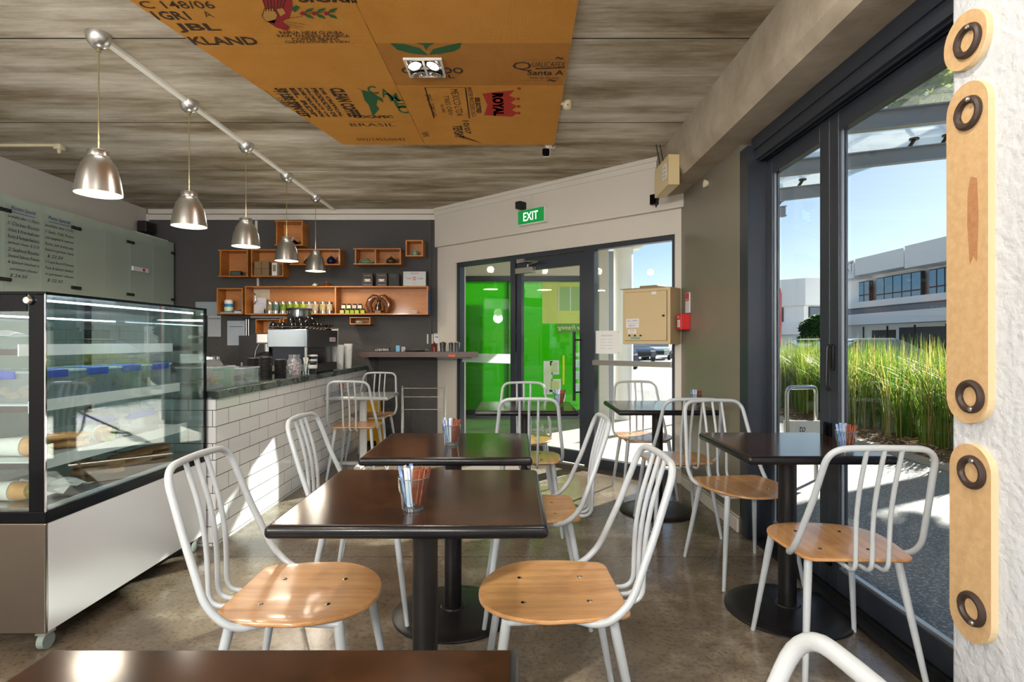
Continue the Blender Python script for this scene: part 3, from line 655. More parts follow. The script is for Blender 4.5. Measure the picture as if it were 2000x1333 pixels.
# ---------------- tables
top_m = mat('dark brown table top',(26,17,11),.14, spec=.38, noise=((9,9,9),(60,36,20),.18))
edge_m = mat('dark table edge',(15,15,19),.25,spec=.4)
iron = mat('black iron base',(15,15,17),.35, spec=.35, noise=((9,9,9),(28,26,26),.25))
def make_table(loc, w_, l_, h_, label, topm=top_m, basem=iron, cross=False, r=.022):
    t = thing('cafe_table', loc, 0, label, 'table', 'square cafe tables')
    tp = MB().box(-w_/2+.012,w_/2-.012,-l_/2+.012,l_/2-.012,h_-.004,h_,bev=.002).build('tabletop', topm, t)
    MB().box(-w_/2,w_/2,-l_/2,l_/2,h_-.034,h_-.0015,bev=.013,seg=4).build('bullnose_edge', edge_m if topm is top_m else topm, tp, smooth=True)
    if cross:
        MB().box(-.03,.03,-.03,.03,.03,h_-.03,bev=.01).build('column', basem, t)
        MB().box(-.03,.03,-.24,.24,.0,.035,bev=.012).box(-.24,.24,-.03,.03,.0,.035,bev=.012).build('base', basem, t)
    else:
        MB().tube([(0,0,.03),(0,0,h_-.034)],.0375,24).build('column', basem, t)
        MB().lathe([(0,.036),(.05,.036),(.055,.03),(.12,.024),(.20,.015),(.257,.010),(.262,.006),(.262,0)],n=56).build('base', basem, t)
        MB().box(-.15,.15,-.03,.03,h_-.044,h_-.034).box(-.03,.03,-.15,.15,h_-.044,h_-.034).build('bracket', basem, t)
    return t
make_table((-.258,1.69,0),.695,.62,.74,'front centre table, dark brown square top, between the two large chairs')
make_table((-.258,2.49,0),.675,.60,.74,'second centre table behind the front one, dark brown top reflecting green')
make_table((-.335,.53,0),.69,.62,.74,'nearest dark brown table, cut off by the bottom of the picture')
make_table((.094,3.94,0),.67,.58,.74,'dark table directly before the green window by the entry door')
make_table((1.02,3.99,0),.66,.62,.74,'small dark table at the grey wall before the alarm cabinet, reflecting the sky')
make_table((1.215,2.51,0),.59,.60,.74,'dark table beside the folding glass doors with a sunlit strip across it')
white_iron = mat('white painted iron',(205,206,204),.35)
make_table((-1.425,5.45,0),.585,.53,.68,'little grey table against the white tiled counter',mat('grey laminate top',(150,156,160),.12,spec=.7),white_iron,True)
# ---------------- sugar glasses with sachets
tumbler_glass = glass('tumbler glass',(246,250,251),2.5)
def make_tumbler(loc, label):
    t = thing('glass_tumbler', loc, 0, label, 'glass', 'glass tumblers of sugar sachets')
    n_ = 10
    MB().lathe([(0,.001),(.026,.0),(.029,.004),(.033,.045),(.0375,.052),(.0405,.088),(.0385,.0885),(.0355,.052),(.031,.046),(.0265,.012),(0,.010)],n=20,cap=False).build('bowl', tumbler_glass, t)
    MB().tube([(.0395*math.cos(a),.0395*math.sin(a),.088) for a in [i*2*math.pi/20 for i in range(20)]],.0014,6,closed=True).build('rim', glass('glass rim',(205,214,218),6,.25,(230,235,238)), t)
    MB().lathe([(0,.001),(.0255,.001),(.0255,.009),(0,.009)],n=20,cap=False).build('thick_base', glass('glass foot',(200,212,216),6,.15,(225,232,236)), t)
    return t
sach = {'blue':mat('blue and white sachet',(58,104,176),.6,noise=((40,40,12),(190,208,226),.06)),'white':mat('white sugar stick',(206,216,228),.6),'brown':mat('brown sugar sachet',(120,56,34),.6,noise=((60,60,60),(160,96,70),.2))}
def make_sachet(kind):
    mb = MB(); w_, l_, d_ = {'blue':(.010,.105,.004),'white':(.010,.105,.004),'brown':(.020,.100,.004)}[kind]
    mb.box(-w_/2,w_/2,-d_/2,d_/2,.006,l_-.006,bev=.0012,seg=1).box(-w_/2,w_/2,-.0006,.0006,0,.007).box(-w_/2,w_/2,-.0006,.0006,l_-.007,l_)
    return mb.build(kind+'_sachet', sach[kind])
proto = {}
tumblers = [((-.263,1.515,.74),'glass tumbler of blue and brown sachets on the front centre table','the front centre table'),
 ((-.262,2.46,.74),'glass tumbler of sachets on the second centre table','the second centre table'),
 ((.33,3.94,.74),'glass tumbler of sachets on the dark table before the green window','the table before the green window'),
 ((1.25,3.86,.74),'glass tumbler of sachets on the small table at the grey wall','the small table at the grey wall'),
 ((1.345,2.29,.74),'glass tumbler of sachets on the table beside the folding glass doors','the table beside the folding doors'),
 ((-1.60,5.33,.68),'glass tumbler of brown sachets on the little grey table by the counter','the little grey table')]
rnd = random.Random(11); tum0 = None
for ti, (loc, lb, where) in enumerate(tumblers):
    if tum0 is None: tum0 = make_tumbler(loc, lb)
    else: dup(tum0, loc, 0, lb)
    seq = ['brown']*9 if ti == 5 else ['blue','blue','white','white','blue','white','white','brown','brown','brown','brown','brown','brown']
    for i, kind in enumerate(seq):
        f = i/(len(seq)-1)
        bx = -.026+.052*f if ti != 5 else rnd.uniform(-.018,.018); by = rnd.uniform(-.006,.016)+(-.008 if i % 2 else .0)
        tx = bx*1.45+rnd.uniform(-.004,.004); ty = by*1.4-.004
        d = Vector((tx-bx*.75, ty-by*.8, .095)).normalized()
        q = d.to_track_quat('Z','Y').to_euler(); q = (Matrix.Rotation(0,3,'Z') @ d.to_track_quat('Z','Y').to_matrix() @ Matrix.Rotation(rnd.uniform(-.5,.5)+math.pi*0,3,'Z')).to_euler()
        if kind in proto: o = proto[kind].copy(); C.objects.link(o)
        else: o = make_sachet(kind); proto[kind] = o
        o.location = (loc[0]+bx*.75, loc[1]+by*.8, loc[2]+.011+rnd.uniform(0,.006)); o.rotation_euler = q
        cname = {'blue':'blue and white','white':'plain white','brown':'brown'}[kind]
        tag(o, '%s sugar sachet in the glass on %s' % (cname, where), 'sachet', '%s sachets on %s' % (cname, where))
# ---------------- tiled counter
CX = -1.72; CY0 = 3.30; CY1 = BY-.005
tile_m = brickmat('white ceramic wall tile',(1,2),.281,.0965,.0022,(226,226,226),(218,219,221),(70,72,76),.1,off=(-.08,-.016))
tile_e = brickmat('white ceramic end tile',(0,2),.281,.0965,.0022,(226,226,226),(218,219,221),(70,72,76),.1,off=(.05,-.016))
marble = mat('dark green grey marble',(48,56,55),.25, spec=.4, noise=((9,9,9),(34,40,40),.25,[(.51,(96,108,106)),(.53,(44,52,50))]))
ct_ = thing('service_counter', (-2.1,5.0,0), 0, 'white tiled service counter with dark marble top left of the tables', 'counter')
MB().box(CX-.02,CX,CY0,CY1,0,.852).build('tiled_front', tile_m, ct_, world=True)
MB().box(-2.42,CX-.001,CY0-.002,CY0+.03,0,.852).build('tiled_end', tile_e, ct_, world=True)
MB().box(-2.42,CX-.02,CY0+.03,CY1,.1,.852).build('carcass', mat('dark laminate carcass',(52,50,50),.5), ct_, world=True)
MB().box(-2.46,CX+.012,CY0-.012,CY1,.852,.90,bev=.003).build('worktop', marble, ct_, world=True)
# back bench and splashback under the cupboards
bb = thing('back_bench', (-4.0,5.6,0), 0, 'stainless bench along the left wall under the frosted cupboards', 'counter')
MB().box(LX+.005,-3.72,3.0,6.70,.08,.86).build('bench_body', mat('white bench doors',(178,180,180),.4), bb, world=True)
MB().box(LX+.005,-3.68,2.98,6.72,.86,.90,bev=.003).build('worktop', steel, bb, world=True)
struct('trim_6', MB().box(LX,LX+.008,2.6,6.72,.90,1.58), brickmat('splashback tile',(1,2),.2,.1,.002,(206,208,208),(200,202,204),(150,150,150),.15))
rf = thing('storage_tub', (-3.95,4.4,.9), 0, 'large white appliance box on the back bench behind the display case', 'box')
MB().box(-4.2,-3.8,4.1,4.7,.9,1.35,bev=.02).build('box_body', white_pl, rf, world=True); MB().box(-4.21,-3.79,4.09,4.71,1.35,1.37,bev=.006).build('lid', steel, rf, world=True)
# ---------------- frosted wall cupboards (8 doors)
frostg = glass('frosted cupboard glass',(246,251,248),1.2,.66,(218,232,225),.12)
KX = -3.98; KZ0, KZ1 = 1.61, 2.285
jy = [4422/(1000-x) for x in (-82,8,82,148,205,254,299,339.5)]
jy = [3.73,4.09]+jy[1:]
lab_c = ['beyond the left picture edge','at the left picture edge','with Risotto Special writing','with Pasta Special writing','right of the Pasta Special door','fourth from the dark back wall','third from the dark back wall','second from the dark back wall','next to the dark back wall']
cup_m = mat('pale cupboard carcass',(196,204,198),.5)
KS = []
for i in range(len(jy)-1):
    a, b_ = jy[i], jy[i+1]
    t = thing('wall_cupboard', (-4.15,(a+b_)/2,KZ0), 0, 'frosted glass wall cupboard '+lab_c[i if i < len(lab_c) else -1], 'cupboard', 'frosted glass wall cupboards')
    MB().box(LX,KX-.012,a,a+.012,KZ0,KZ1).box(LX,KX-.012,b_-.012,b_,KZ0,KZ1).box(LX,KX-.012,a,b_,KZ0,KZ0+.018).box(LX,KX-.012,a,b_,KZ1-.018,KZ1).box(LX,LX+.01,a,b_,KZ0,KZ1).build('carcass', cup_m, t, world=True)
    MB().box(LX+.01,KX-.05,a+.012,b_-.012,1.93,1.945).build('shelf', cup_m, t, world=True)
    d_ = MB().box(KX-.008,KX,a+.002,b_-.002,KZ0-.045,KZ1+.06).build('door', frostg, t, world=True)
    if i % 2 == 1 or i >= 0:
        hy = b_-.03 if i % 2 == 1 else a+.03
        for z in (KZ0+.05,KZ1-.08): MB().box(KX-.002,KX+.012,hy-.028,hy+.028,z,z+.03,bev=.004).build('hinge', black_matt, d_, world=True)
    KS.append(t)
penb = mat('blue marker',(28,52,140),.6); penk = mat('dark marker',(30,34,40),.6)
def note(t, a, b_, title, lines):
    w_ = b_-a-.06
    text('handwriting',title,(KX+.002,(a+b_)/2,KZ1-.035),Y0,Z0,w_*.78,.04,penb,t,shear=.25)
    MB().box(KX+.0005,KX+.002,a+.07,b_-.07,KZ1-.068,KZ1-.064).build('underline', penb, t, world=True)
    for k, l in enumerate(lines):
        if l: text('handwriting',l,(KX+.002,(a+b_)/2-(.0 if len(l) > 12 else .05),KZ1-.105-.052*k),Y0,Z0,w_*min(1,len(l)/24+.25),.03,penk,t,shear=.3)
def cupat(y): return [k for k in range(len(jy)-1) if jy[k] <= y < jy[k+1]][0]
i = cupat(4.6); note(KS[i],jy[i],jy[i+1],'Risotto Special',['(available after 11:30am)','1/ Chicken Risotto','chicken & three mushroom','Risotto & Parmesan finished in','parmesan cheese  $ 22.50','2/ Seafood Risotto','Smoked Salmon, Prawns','& Spinach finished in','parmesan cheese','$ 24.50'])
i = cupat(5.0); note(KS[i],jy[i],jy[i+1],'Pasta Special',['(available after 11:30)','1/ Garlic, Chilli, Prawns','pasta (spaghetti) & mushroom','Risotto, dash of white wine','finished in parmesan cheese','$ 22.50','2/ Creamy Bacon & Mushroom','Pasta & Spinach finished','in parmesan cheese','$ 22.50'])
text('handwriting','available',(KX+.002,(jy[0]+jy[1])/2,2.0),Y0,Z0,.2,.03,penk,KS[0],shear=.3)
# soft things behind the frosted doors
rnd = random.Random(5)
cols = [('orange',(196,140,84)),('blue',(50,80,150)),('white',(220,220,214)),('teal',(70,130,130)),('brown',(120,84,60)),('pink',(196,110,110)),('grey',(120,124,124))]
for i in range(1,len(jy)-1):
    for sh, z in enumerate((KZ0+.018,1.945)):
        for k in range(3):
            cn, c_ = rnd.choice(cols); y = jy[i]+.08+(k)*.115; r_ = rnd.uniform(.03,.045); hh = rnd.uniform(.08,.2)
            o = MB().lathe([(0,0),(r_,0),(r_,hh*.8),(r_*.7,hh*.9),(r_*.7,hh),(0,hh)],n=14,cap=False).build('storage_jar', mat('jar '+cn,c_,.5)); o.location = (-4.06+rnd.uniform(-.03,.0),y,z)
            pos = ('first','middle','last')[k]
            tag(o, '%s jar, %s on the %s shelf in the cupboard %s' % (cn, pos, ('lower','upper')[sh], lab_c[i]), 'jar', 'jars behind the frosted cupboard glass')
tray = thing('foil_tray', (-4.1,6.4,KZ1), 0, 'white flat box lying on top of the cupboards near the back wall', 'box')
MB().box(-4.25,-4.0,6.05,6.62,KZ1+.001,KZ1+.075,bev=.004).build('box_body', white_pl, tray, world=True)
text('lettering','ITALY',(-3.999,6.3,KZ1+.04),Y0,Z0,.16,.03,ink_m,tray)
bx = thing('tea_carton', (-3.95,5.95,1.945),0,'small white carton with red square standing in front of the frosted door','box')
MB().box(KX+.001,KX+.02,5.95,6.2,1.93,1.975).build('carton_body', paper_m, bx, world=True); MB().box(KX+.02,KX+.0215,6.1,6.14,1.94,1.965).build('red_square', red_m, bx, world=True)
cs = thing('corner_speaker', (-4.2,6.6,2.42),0,'small black wall speaker high in the left back corner','speaker')
MB().box(LX+.03,LX+.14,6.5,6.66,2.44,2.57,bev=.012).build('cabinet', black_matt, cs, world=True); MB().box(LX+.0,LX+.04,6.56,6.6,2.48,2.53).build('bracket', black_matt, cs, world=True)
# ---------------- refrigerated display case
DX1 = -1.76; DX0 = -2.45; DY0 = 2.146; DY1 = 3.275; DZ0, DZb, DZg, DZ1 = .083, .50, .545, 1.377
dc_ = thing('display_case', (-2.1,2.7,0), 0, 'refrigerated glass food display case on castors at the left', 'display case')
MB().box(DX0,DX1,DY0,DY1,DZ0,DZb,bev=.004).build('base_cabinet', steel_dark, dc_, world=True)
MB().box(DX1-.001,DX1+.0015,DY0+.012,DY1-.004,DZ0+.004,DZb-.002).build('front_panel', mat('brushed steel with outdoor reflection',(216,216,220),.34,metal=.35,bump=((1,90,2),.04,.002)), dc_, world=True)  # pale colour carries the bright outdoors mirrored in the front steel
MB().box(DX0-.003,DX1+.003,DY0-.003,DY1+.003,DZb,DZg,bev=.003).build('lower_frame', black_gloss, dc_, world=True)
MB().box(DX0-.003,DX1+.003,DY0-.003,DY1+.003,DZ1-.012,DZ1,bev=.003).build('top_frame', black_gloss, dc_, world=True)
MB().box(DX0,DX1-.07,DY0-.002,DY0+.004,DZ1-.075,DZ1-.012).build('top_band', black_gloss, dc_, world=True)
for x0,x1,y0,y1 in ((DX1-.062,DX1,DY0-.002,DY0+.008),(DX1-.012,DX1+.002,DY1-.014,DY1+.002),(DX0,DX0+.03,DY0,DY0+.02),(DX0,DX0+.03,DY1-.02,DY1)):
    MB().box(x0,x1,y0,y1,DZg,DZ1-.012,bev=.0015).build('corner_post', black_gloss, dc_, world=True)
MB().box(DX1-.002,DX1+.002,DY0-.003,DY0+.004,DZg,DZ1-.01).build('edge_strip', chrome, dc_, world=True)
g_ = MB().box(DX1-.007,DX1-.001,DY0+.01,DY1-.012,DZg,DZ1-.012).build('front_glass', case_glass, dc_, world=True)
MB().box(DX0+.03,DX1-.064,DY0,DY0+.006,DZg,DZ1-.075).build('side_glass', case_glass, dc_, world=True)
MB().box(DX0+.03,DX1-.014,DY1-.008,DY1-.002,DZg,DZ1-.012).build('side_glass', case_glass, dc_, world=True)
MB().box(DX0+.0,DX0+.008,DY0+.03,DY1-.03,DZg,DZ1-.012).build('rear_door', glass('rear case glass',(200,222,222),.8,.12,(120,140,140)), dc_, world=True)
MB().box(DX1-.03,DX1-.018,DY0+.03,DY1-.03,DZg,DZg+.012).build('bottom_rail', mat('white edge trim',(222,226,228),.4), dc_, world=True)
MB().lathe([(0,.018),(.012,.016),(.018,.008),(.018,0)],n=18,M=Matrix.Translation((-1.818,DY0-.003,1.343))@Matrix.Rotation(math.pi/2,4,'X'),cap=False).build('round_knob', chrome, dc_, world=True)
def castor(x, y):
    c_ = MB().box(x-.02,x+.02,y-.03,y+.02,.06,DZ0).build('castor', steel, dc_, world=True)
    MB().tube([(x-.013,y-.005,.032),(x+.013,y-.005,.032)],.031,18).build('wheel', mat('grey rubber wheel',(120,132,128),.5), c_, world=True)
for x in (DX1-.045,DX0+.06):
    for y in (DY0+.06,DY1-.06): castor(x,y)
MB().tube([(DX1-.05,DY0+.05,DZ1-.03),(DX1-.05,DY1-.05,DZ1-.03)],.0045,8).build('light_strip', mat('lit led strip',(240,250,255),.5,emit=((225,240,255),4)), dc_, world=True)
MB().tube([(DX0+.2,DY0+.05,1.30),(DX0+.2,DY1-.05,1.30)],.004,8).build('light_strip', MATS['lit led strip'], dc_, world=True)
shz = [1.165,.945,.725]
shelfg = glass('shelf glass',(222,236,234),.8,.25,(190,205,203))
strip_m = mat('white price strip',(232,235,236),.35)
for k, z in enumerate(shz):
    fx = DX1-(.14,.10,.06)[k]
    MB().box(DX0+.02,fx,DY0+.04,DY1-.10,z-.006,z).build('shelf', shelfg if k == 0 else mat('white wire shelf',(205,212,214),.4), dc_, world=True)
    MB().box(fx,fx+.006,DY0+.04,DY1-.10,z-.034,z+.012).build('price_strip', strip_m, dc_, world=True)
    for y in (DY0+.04,DY1-.10): MB().box(DX0+.02,fx,y,y+.006,z-.03,z-.006).build('shelf_bracket', dark_alu, dc_, world=True)
MB().box(DX0+.02,DX1-.03,DY0+.03,DY1-.03,DZg,DZg+.006).build('base_shelf', steel, dc_, world=True)
lamp('case_glow','AREA',(-2.1,2.7,DZ1-.05),5,.5,(.92,.97,1))
# food
tubg = glass('clear plastic tub',(244,248,250),1.5,.22,(215,226,230))
clipm = mat('blue clip',(28,70,180),.4)
def tub(x, y, z, lx, ly, h, label, food, clip=True, group='clear tubs with blue clips in the display case'):
    t = thing('food_tub', (x,y,z), 0, label, 'container', group)
    w0 = .96
    mb = MB().box(-lx/2,lx/2,-ly/2,ly/2,0,.003).box(-lx/2,-lx/2+.003,-ly/2,ly/2,0,h).box(lx/2-.003,lx/2,-ly/2,ly/2,0,h).box(-lx/2,lx/2,-ly/2,-ly/2+.003,0,h).box(-lx/2,lx/2,ly/2-.003,ly/2,0,h)
    mb.build('tub_body', tubg, t)
    MB().box(-lx/2-.006,lx/2+.006,-ly/2-.006,ly/2+.006,h,h+.010,bev=.003).build('lid', glass('milky tub lid',(235,240,242),1,.6,(215,224,228)), t)
    if clip:
        MB().box(lx/2+.004,lx/2+.014,-ly*.32,ly*.32,h-.02,h+.012,bev=.004).build('clip', clipm, t)
        MB().box(-ly*.3,ly*.3,-ly/2-.014,-ly/2-.004,h-.02,h+.012,bev=.004).build('clip', clipm, t)
    rn = random.Random(int(x*1000+y*777)); mb = MB()
    for k in range(9):
        r_ = rn.uniform(.018,.03); px_ = rn.uniform(-lx/2+.035,lx/2-.035); py_ = rn.uniform(-ly/2+.035,ly/2-.035); pz_ = r_*.8+.004+rn.uniform(0,h*.35)
        mb.lathe([(0,-r_*.7),(r_*.8,-r_*.45),(r_,0),(r_*.75,r_*.5),(0,r_*.7)],px_,py_,pz_,9,cap=False)
    tag(mb.build('contents', food, t), kind='stuff')
    return t
f_bread = mat('baked bread',(186,132,74),.7,noise=((30,30,30),(214,168,110),.2)); f_choc = mat('chocolate bake',(92,56,38),.7,noise=((30,30,30),(130,84,60),.2)); f_leaf = mat('lettuce leaf',(116,156,60),.6,noise=((40,40,40),(170,190,90),.2)); f_paper = mat('greaseproof paper',(226,226,220),.7,bump=(60,.4)); f_tom = mat('tomato slice',(170,44,30),.5)
tx = DX1-.24
for k, (y, lb, fd) in enumerate([(2.33,'nearest clear tub with a blue clip on the middle shelf, against the side glass',f_bread),(2.57,'second clear tub with a blue clip on the middle shelf, holding bread',f_bread),(2.80,'third clear tub with a blue clip on the middle shelf, holding chocolate bakes',f_choc),(3.03,'farthest clear tub with a blue clip on the middle shelf, holding buns',f_bread)]):
    tub(tx,y,shz[1]+.001,.24,.205,.115,lb,fd)
tub(DX1-.22,2.86,shz[2]+.001,.22,.30,.10,'wide clear tub with a blue clip on the lower shelf of the display case',f_choc)
tub(DX0+.2,2.33,shz[1]+.001,.20,.2,.115,'clear tub on the middle shelf behind the nearest one',f_bread)
def wrap(x, y, z, rz, label, kind):
    t = thing('filled_sandwich', (x,y,z), rz, label, 'sandwich', 'wrapped sandwiches in the display case')
    if kind == 'wrap':
        MB().lathe([(0,-.09),(.030,-.088),(.036,-.03),(.038,.03),(.040,.045),(0,.045)],n=16,M=Matrix.Translation((0,0,.04))@Matrix.Rotation(math.pi/2,4,'Y'),cap=False).build('paper_sleeve', f_paper, t)
        MB().lathe([(0,.04),(.035,.045),(.038,.07),(.030,.105),(0,.11)],n=16,M=Matrix.Translation((0,0,.04))@Matrix.Rotation(math.pi/2,4,'Y'),cap=False).build('flatbread', f_bread, t)
        rn = random.Random(3); mb = MB()
        for k in range(14):
            a = rn.uniform(0,6.28); r_ = rn.uniform(.01,.03); mb.quad((.1,r_*math.cos(a),.04+r_*math.sin(a)),(.125,r_*1.3*math.cos(a+.5),.04+r_*1.3*math.sin(a+.5)),(.128,r_*1.1*math.cos(a+1),.04+r_*1.1*math.sin(a+1)),(.102,r_*.6*math.cos(a+1.2),.04+r_*.6*math.sin(a+1.2)))
        mb.build('lettuce', f_leaf, t)
    else:
        for dz, nm in ((.018,'bottom_bun'),(.052,'top_bun')):
            MB().lathe([(0,-.11),(.02,-.107),(.031,-.08),(.034,0),(.031,.08),(.02,.107),(0,.11)],n=14,M=Matrix.Translation((0,0,dz))@Matrix.Diagonal((1,1,.55,1))@Matrix.Rotation(math.pi/2,4,'Y'),cap=False).build(nm, f_bread, t)
        rn = random.Random(7); mb = MB()
        for k in range(22):
            px_ = rn.uniform(-.1,.1); sgn = rn.choice((-1,1)); mb.quad((px_,sgn*.02,.03),(px_+.02,sgn*.02,.034),(px_+.024,sgn*.044,.04+rn.uniform(-.008,.008)),(px_+.004,sgn*.042,.036))
        mb.build('lettuce', f_leaf, t)
        MB().box(-.09,.09,-.03,.03,.032,.037).build('filling', f_tom, t)
    return t
wrap(DX1-.20,2.46,shz[2]+.001,.5,'filled baguette on the lower glass shelf near the corner post','roll')
wrap(DX1-.24,2.28,shz[2]+.001,.1,'paper sleeved wrap on the lower shelf beside the side glass','wrap')
wrap(DX1-.16,2.64,shz[2]+.001,-.6,'wrap in paper in front of the wide tub on the lower shelf','wrap')
wrap(DX1-.22,2.72,DZg+.007,.3,'green leafed filled roll on the floor of the display case','roll')
wrap(DX1-.20,2.92,DZg+.007,1.2,'seeded roll on the case floor, next along from the green leafed roll','roll')
wrap(DX1-.20,3.08,DZg+.007,1.2,'seeded roll on the case floor nearest the far end','roll')
wrap(DX0+.42,2.27,DZg+.007,.0,'paper sleeved wrap on the case floor near the side glass','wrap')
rnd = random.Random(8)
for k, (x, y, z, lb) in enumerate([(-2.0,2.40,DZg+.007,'crumpled sheet of white paper on the case floor near the corner post'),(-2.2,2.3,1.2,'crumpled white paper towel on the top shelf')]):
    mb = MB(); gx = 7; vs = [[mb.b.verts.new((x+(i/gx-.5)*.3,y+(j/gx-.5)*.26,z+.006+rnd.uniform(0,.03))) for j in range(gx+1)] for i in range(gx+1)]
    for i in range(gx):
        for j in range(gx): mb.b.faces.new((vs[i][j],vs[i+1][j],vs[i+1][j+1],vs[i][j+1]))
    tag(mb.build('paper_sheet', f_paper), lb, 'paper')
# ---------------- things on the counter
def lathe_thing(name, loc, prof, m, label, cat, group=None, n=20):
    o = MB().lathe(prof, n=n, cap=False).build(name, m); o.location = loc; return tag(o, label, cat, group)
CZ = .9005
tub(-1.88,3.50,CZ,.22,.26,.125,'clear tub of muffins on the counter end, next to the display case',f_bread,False,'clear tubs on the counter')
tub(-1.86,3.84,CZ,.20,.22,.105,'clear tub of pastries on the counter, second from the display case',f_choc,False,'clear tubs on the counter')
cj = thing('cookie_jar', (-2.15,4.05,CZ),0,'squat glass biscuit jar with chrome lid behind the tubs on the counter','jar')
MB().lathe([(0,.002),(.07,.0),(.085,.02),(.085,.12),(.065,.15),(.065,.16)],cap=False).build('jar_body', tubg, cj); MB().lathe([(0,.185),(.02,.185),(.068,.178),(.07,.16),(0,.16)],cap=False).build('lid', chrome, cj)
tag(MB().lathe([(0,.005),(.06,.005),(.075,.03),(.07,.08),(.03,.1),(0,.1)],n=12,cap=False).build('biscuits', f_bread, cj), kind='stuff')
cupk = mat('black ribbed paper cup',(30,30,32),.5); 
for k,(x,y,n_,lb) in enumerate([(-1.98,4.22,9,'stack of upturned black lids nearest the clear tubs'),(-1.86,4.30,15,'tallest stack of black takeaway lids on the counter front'),(-1.80,4.42,13,'stack of black takeaway lids touching the glass jar'),(-2.02,4.44,14,'stack of black takeaway cups behind the lids')]):
    mb = MB()
    for j in range(n_): mb.lathe([(0,j*.0115),(.044,j*.0115),(.046,j*.0115+.004),(.040,j*.0115+.010),(0,j*.0115+.0105)],n=24,cap=False)
    o = mb.build('lid_stack', cupk); o.location = (x,y,CZ); tag(o, lb, 'lid stack', 'black takeaway lid stacks')
mj_ = thing('marshmallow_jar',(-1.80,4.70,CZ),0,'tall glass jar of pink and white marshmallows on the counter','jar')
MB().lathe([(0,.002),(.05,0),(.056,.01),(.056,.13),(.042,.15),(.042,.16)],cap=False).build('jar_body', tubg, mj_); MB().lathe([(0,.18),(.045,.178),(.047,.16),(0,.16)],cap=False).build('lid', glass('glass lid',(220,230,232),4,.2), mj_)
rn = random.Random(2); 
for nm, cc in (('pink marshmallow',(214,160,176)),('white marshmallow',(226,222,222))):
    mb = MB()
    for k in range(26):
        a = rn.uniform(0,6.28); r_ = rn.uniform(0,.038); mb.lathe([(0,-.008),(.010,-.007),(.010,.007),(0,.008)],r_*math.cos(a),r_*math.sin(a),rn.uniform(.012,.14),8,cap=False)
    tag(mb.build('marshmallows', mat(nm,cc,.8), mj_), kind='stuff')
gt = dup(tum0,(-1.79,4.53,CZ),0,'empty glass tumbler on the counter before the marshmallow jar'); gt['group'] = 'tumblers on the counter'
gs = thing('spoon_glass',(-1.74,4.80,CZ),0,'glass holding wooden stirrers beside the marshmallow jar','glass')
MB().lathe([(0,.001),(.025,0),(.035,.1),(.033,.1),(.024,.006),(0,.006)],cap=False).build('bowl', tumbler_glass, gs)
for k in range(5): MB().tube([(0,.0,.01),(.02*math.cos(k*1.3),.02*math.sin(k*1.3),.15)],.003,6).build('stirrer', f_paper, gs)
def cup(x,y,lb,lid,h=.11,body='kraft'):
    t = thing('takeaway_cup',(x,y,CZ),0,lb,'cup','takeaway cups on the counter')
    MB().lathe([(0,0),(.030,0),(.042,h),(0,h)],cap=False).build('cup_body', mat('printed cup black',(26,24,26),.4) if body == 'black' else white_pl, t)
    MB().lathe([(.0365,h*.5),(.0375,h*.52),(.0405,h*.8),(.0395,h*.82)],cap=False).build('sleeve_band', paper_m if body == 'black' else black_matt, t)
    MB().lathe([(0,h+.012),(.036,h+.012),(.044,h+.004),(.045,h-.003),(0,h-.003)],cap=False).build('lid', lid, t)
cup(-1.745,4.98,'short black takeaway cup with black lid on the counter edge',black_matt,.10,'black'); cup(-1.80,5.14,'black takeaway cup with white lid behind the short one',white_pl,.155,'black')
bxk = MB().box(-1.785,-1.73,5.05,5.62,CZ+.012,CZ+.085,bev=.006).box(-1.775,-1.76,5.07,5.09,CZ,CZ+.014).box(-1.775,-1.76,5.57,5.59,CZ,CZ+.014).build('card_terminal', black_matt); tag(bxk,'low black box under the coffee machine corner on the counter','box')
for k,(x,y,h_,r_,lb) in enumerate([(-1.86,5.98,.42,.034,'tallest stack of white paper cups beside the coffee machine'),(-1.79,5.92,.25,.044,'front stack of white paper cups beside the coffee machine'),(-1.75,6.08,.26,.044,'rear stack of white paper cups beside the coffee machine')]):
    mb = MB().lathe([(0,0),(r_*.72,0),(r_*.95,h_-.03),(r_,h_-.028),(r_*1.03,h_),(r_*.9,h_),(r_*.6,.03),(0,.03)],cap=False)
    for j in range(int(h_/.02)-1): mb.lathe([(r_*.72+(r_*.24)*(j+1)*.02/h_,.0),(r_*.8+(r_*.24)*(j+1)*.02/h_,.001),(r_*.72+(r_*.24)*(j+1)*.02/h_,.004)],0,0,(j+1)*.02,16,cap=False)
    o = mb.build('cup_stack', white_pl); o.location = (x,y,CZ); tag(o, lb, 'cup stack', 'white paper cup stacks')
# coffee machine
cm = thing('coffee_machine',(-2.1,5.4,CZ),0,'large chrome and black espresso machine on the counter','coffee machine')
mx0, mx1, my0, my1 = -2.15, -1.80, 5.0, 5.86; z0, z1 = 1.135, 1.295
MB().box(mx0,mx1-.004,my0,my1,z0,z1,bev=.006).build('body', mat('satin chrome panel',(158,170,180),.16,metal=1), cm, world=True)
MB().box(mx1-.004,mx1+.004,my0+.006,my1,z0,z1+.002,bev=.003).build('back_panel', mat('graphite panel',(44,43,46),.35), cm, world=True)
MB().box(mx1+.004,mx1+.006,5.6,5.78,1.185,1.225).build('badge', paper_m, cm, world=True); text('lettering','LINEA',(mx1+.0065,5.69,1.205),Y0,Z0,.15,.022,red_m,cm,bold=.02)
MB().box(mx0+.03,mx1-.04,my0+.04,my1-.04,CZ+.07,z0).build('chassis', mat('dark blue chassis',(34,40,52),.2,metal=.5), cm, world=True)
MB().box(mx0-.13,mx1-.02,my0+.02,my1-.02,CZ+.02,CZ+.075,bev=.006).build('drip_tray', steel_dark, cm, world=True)
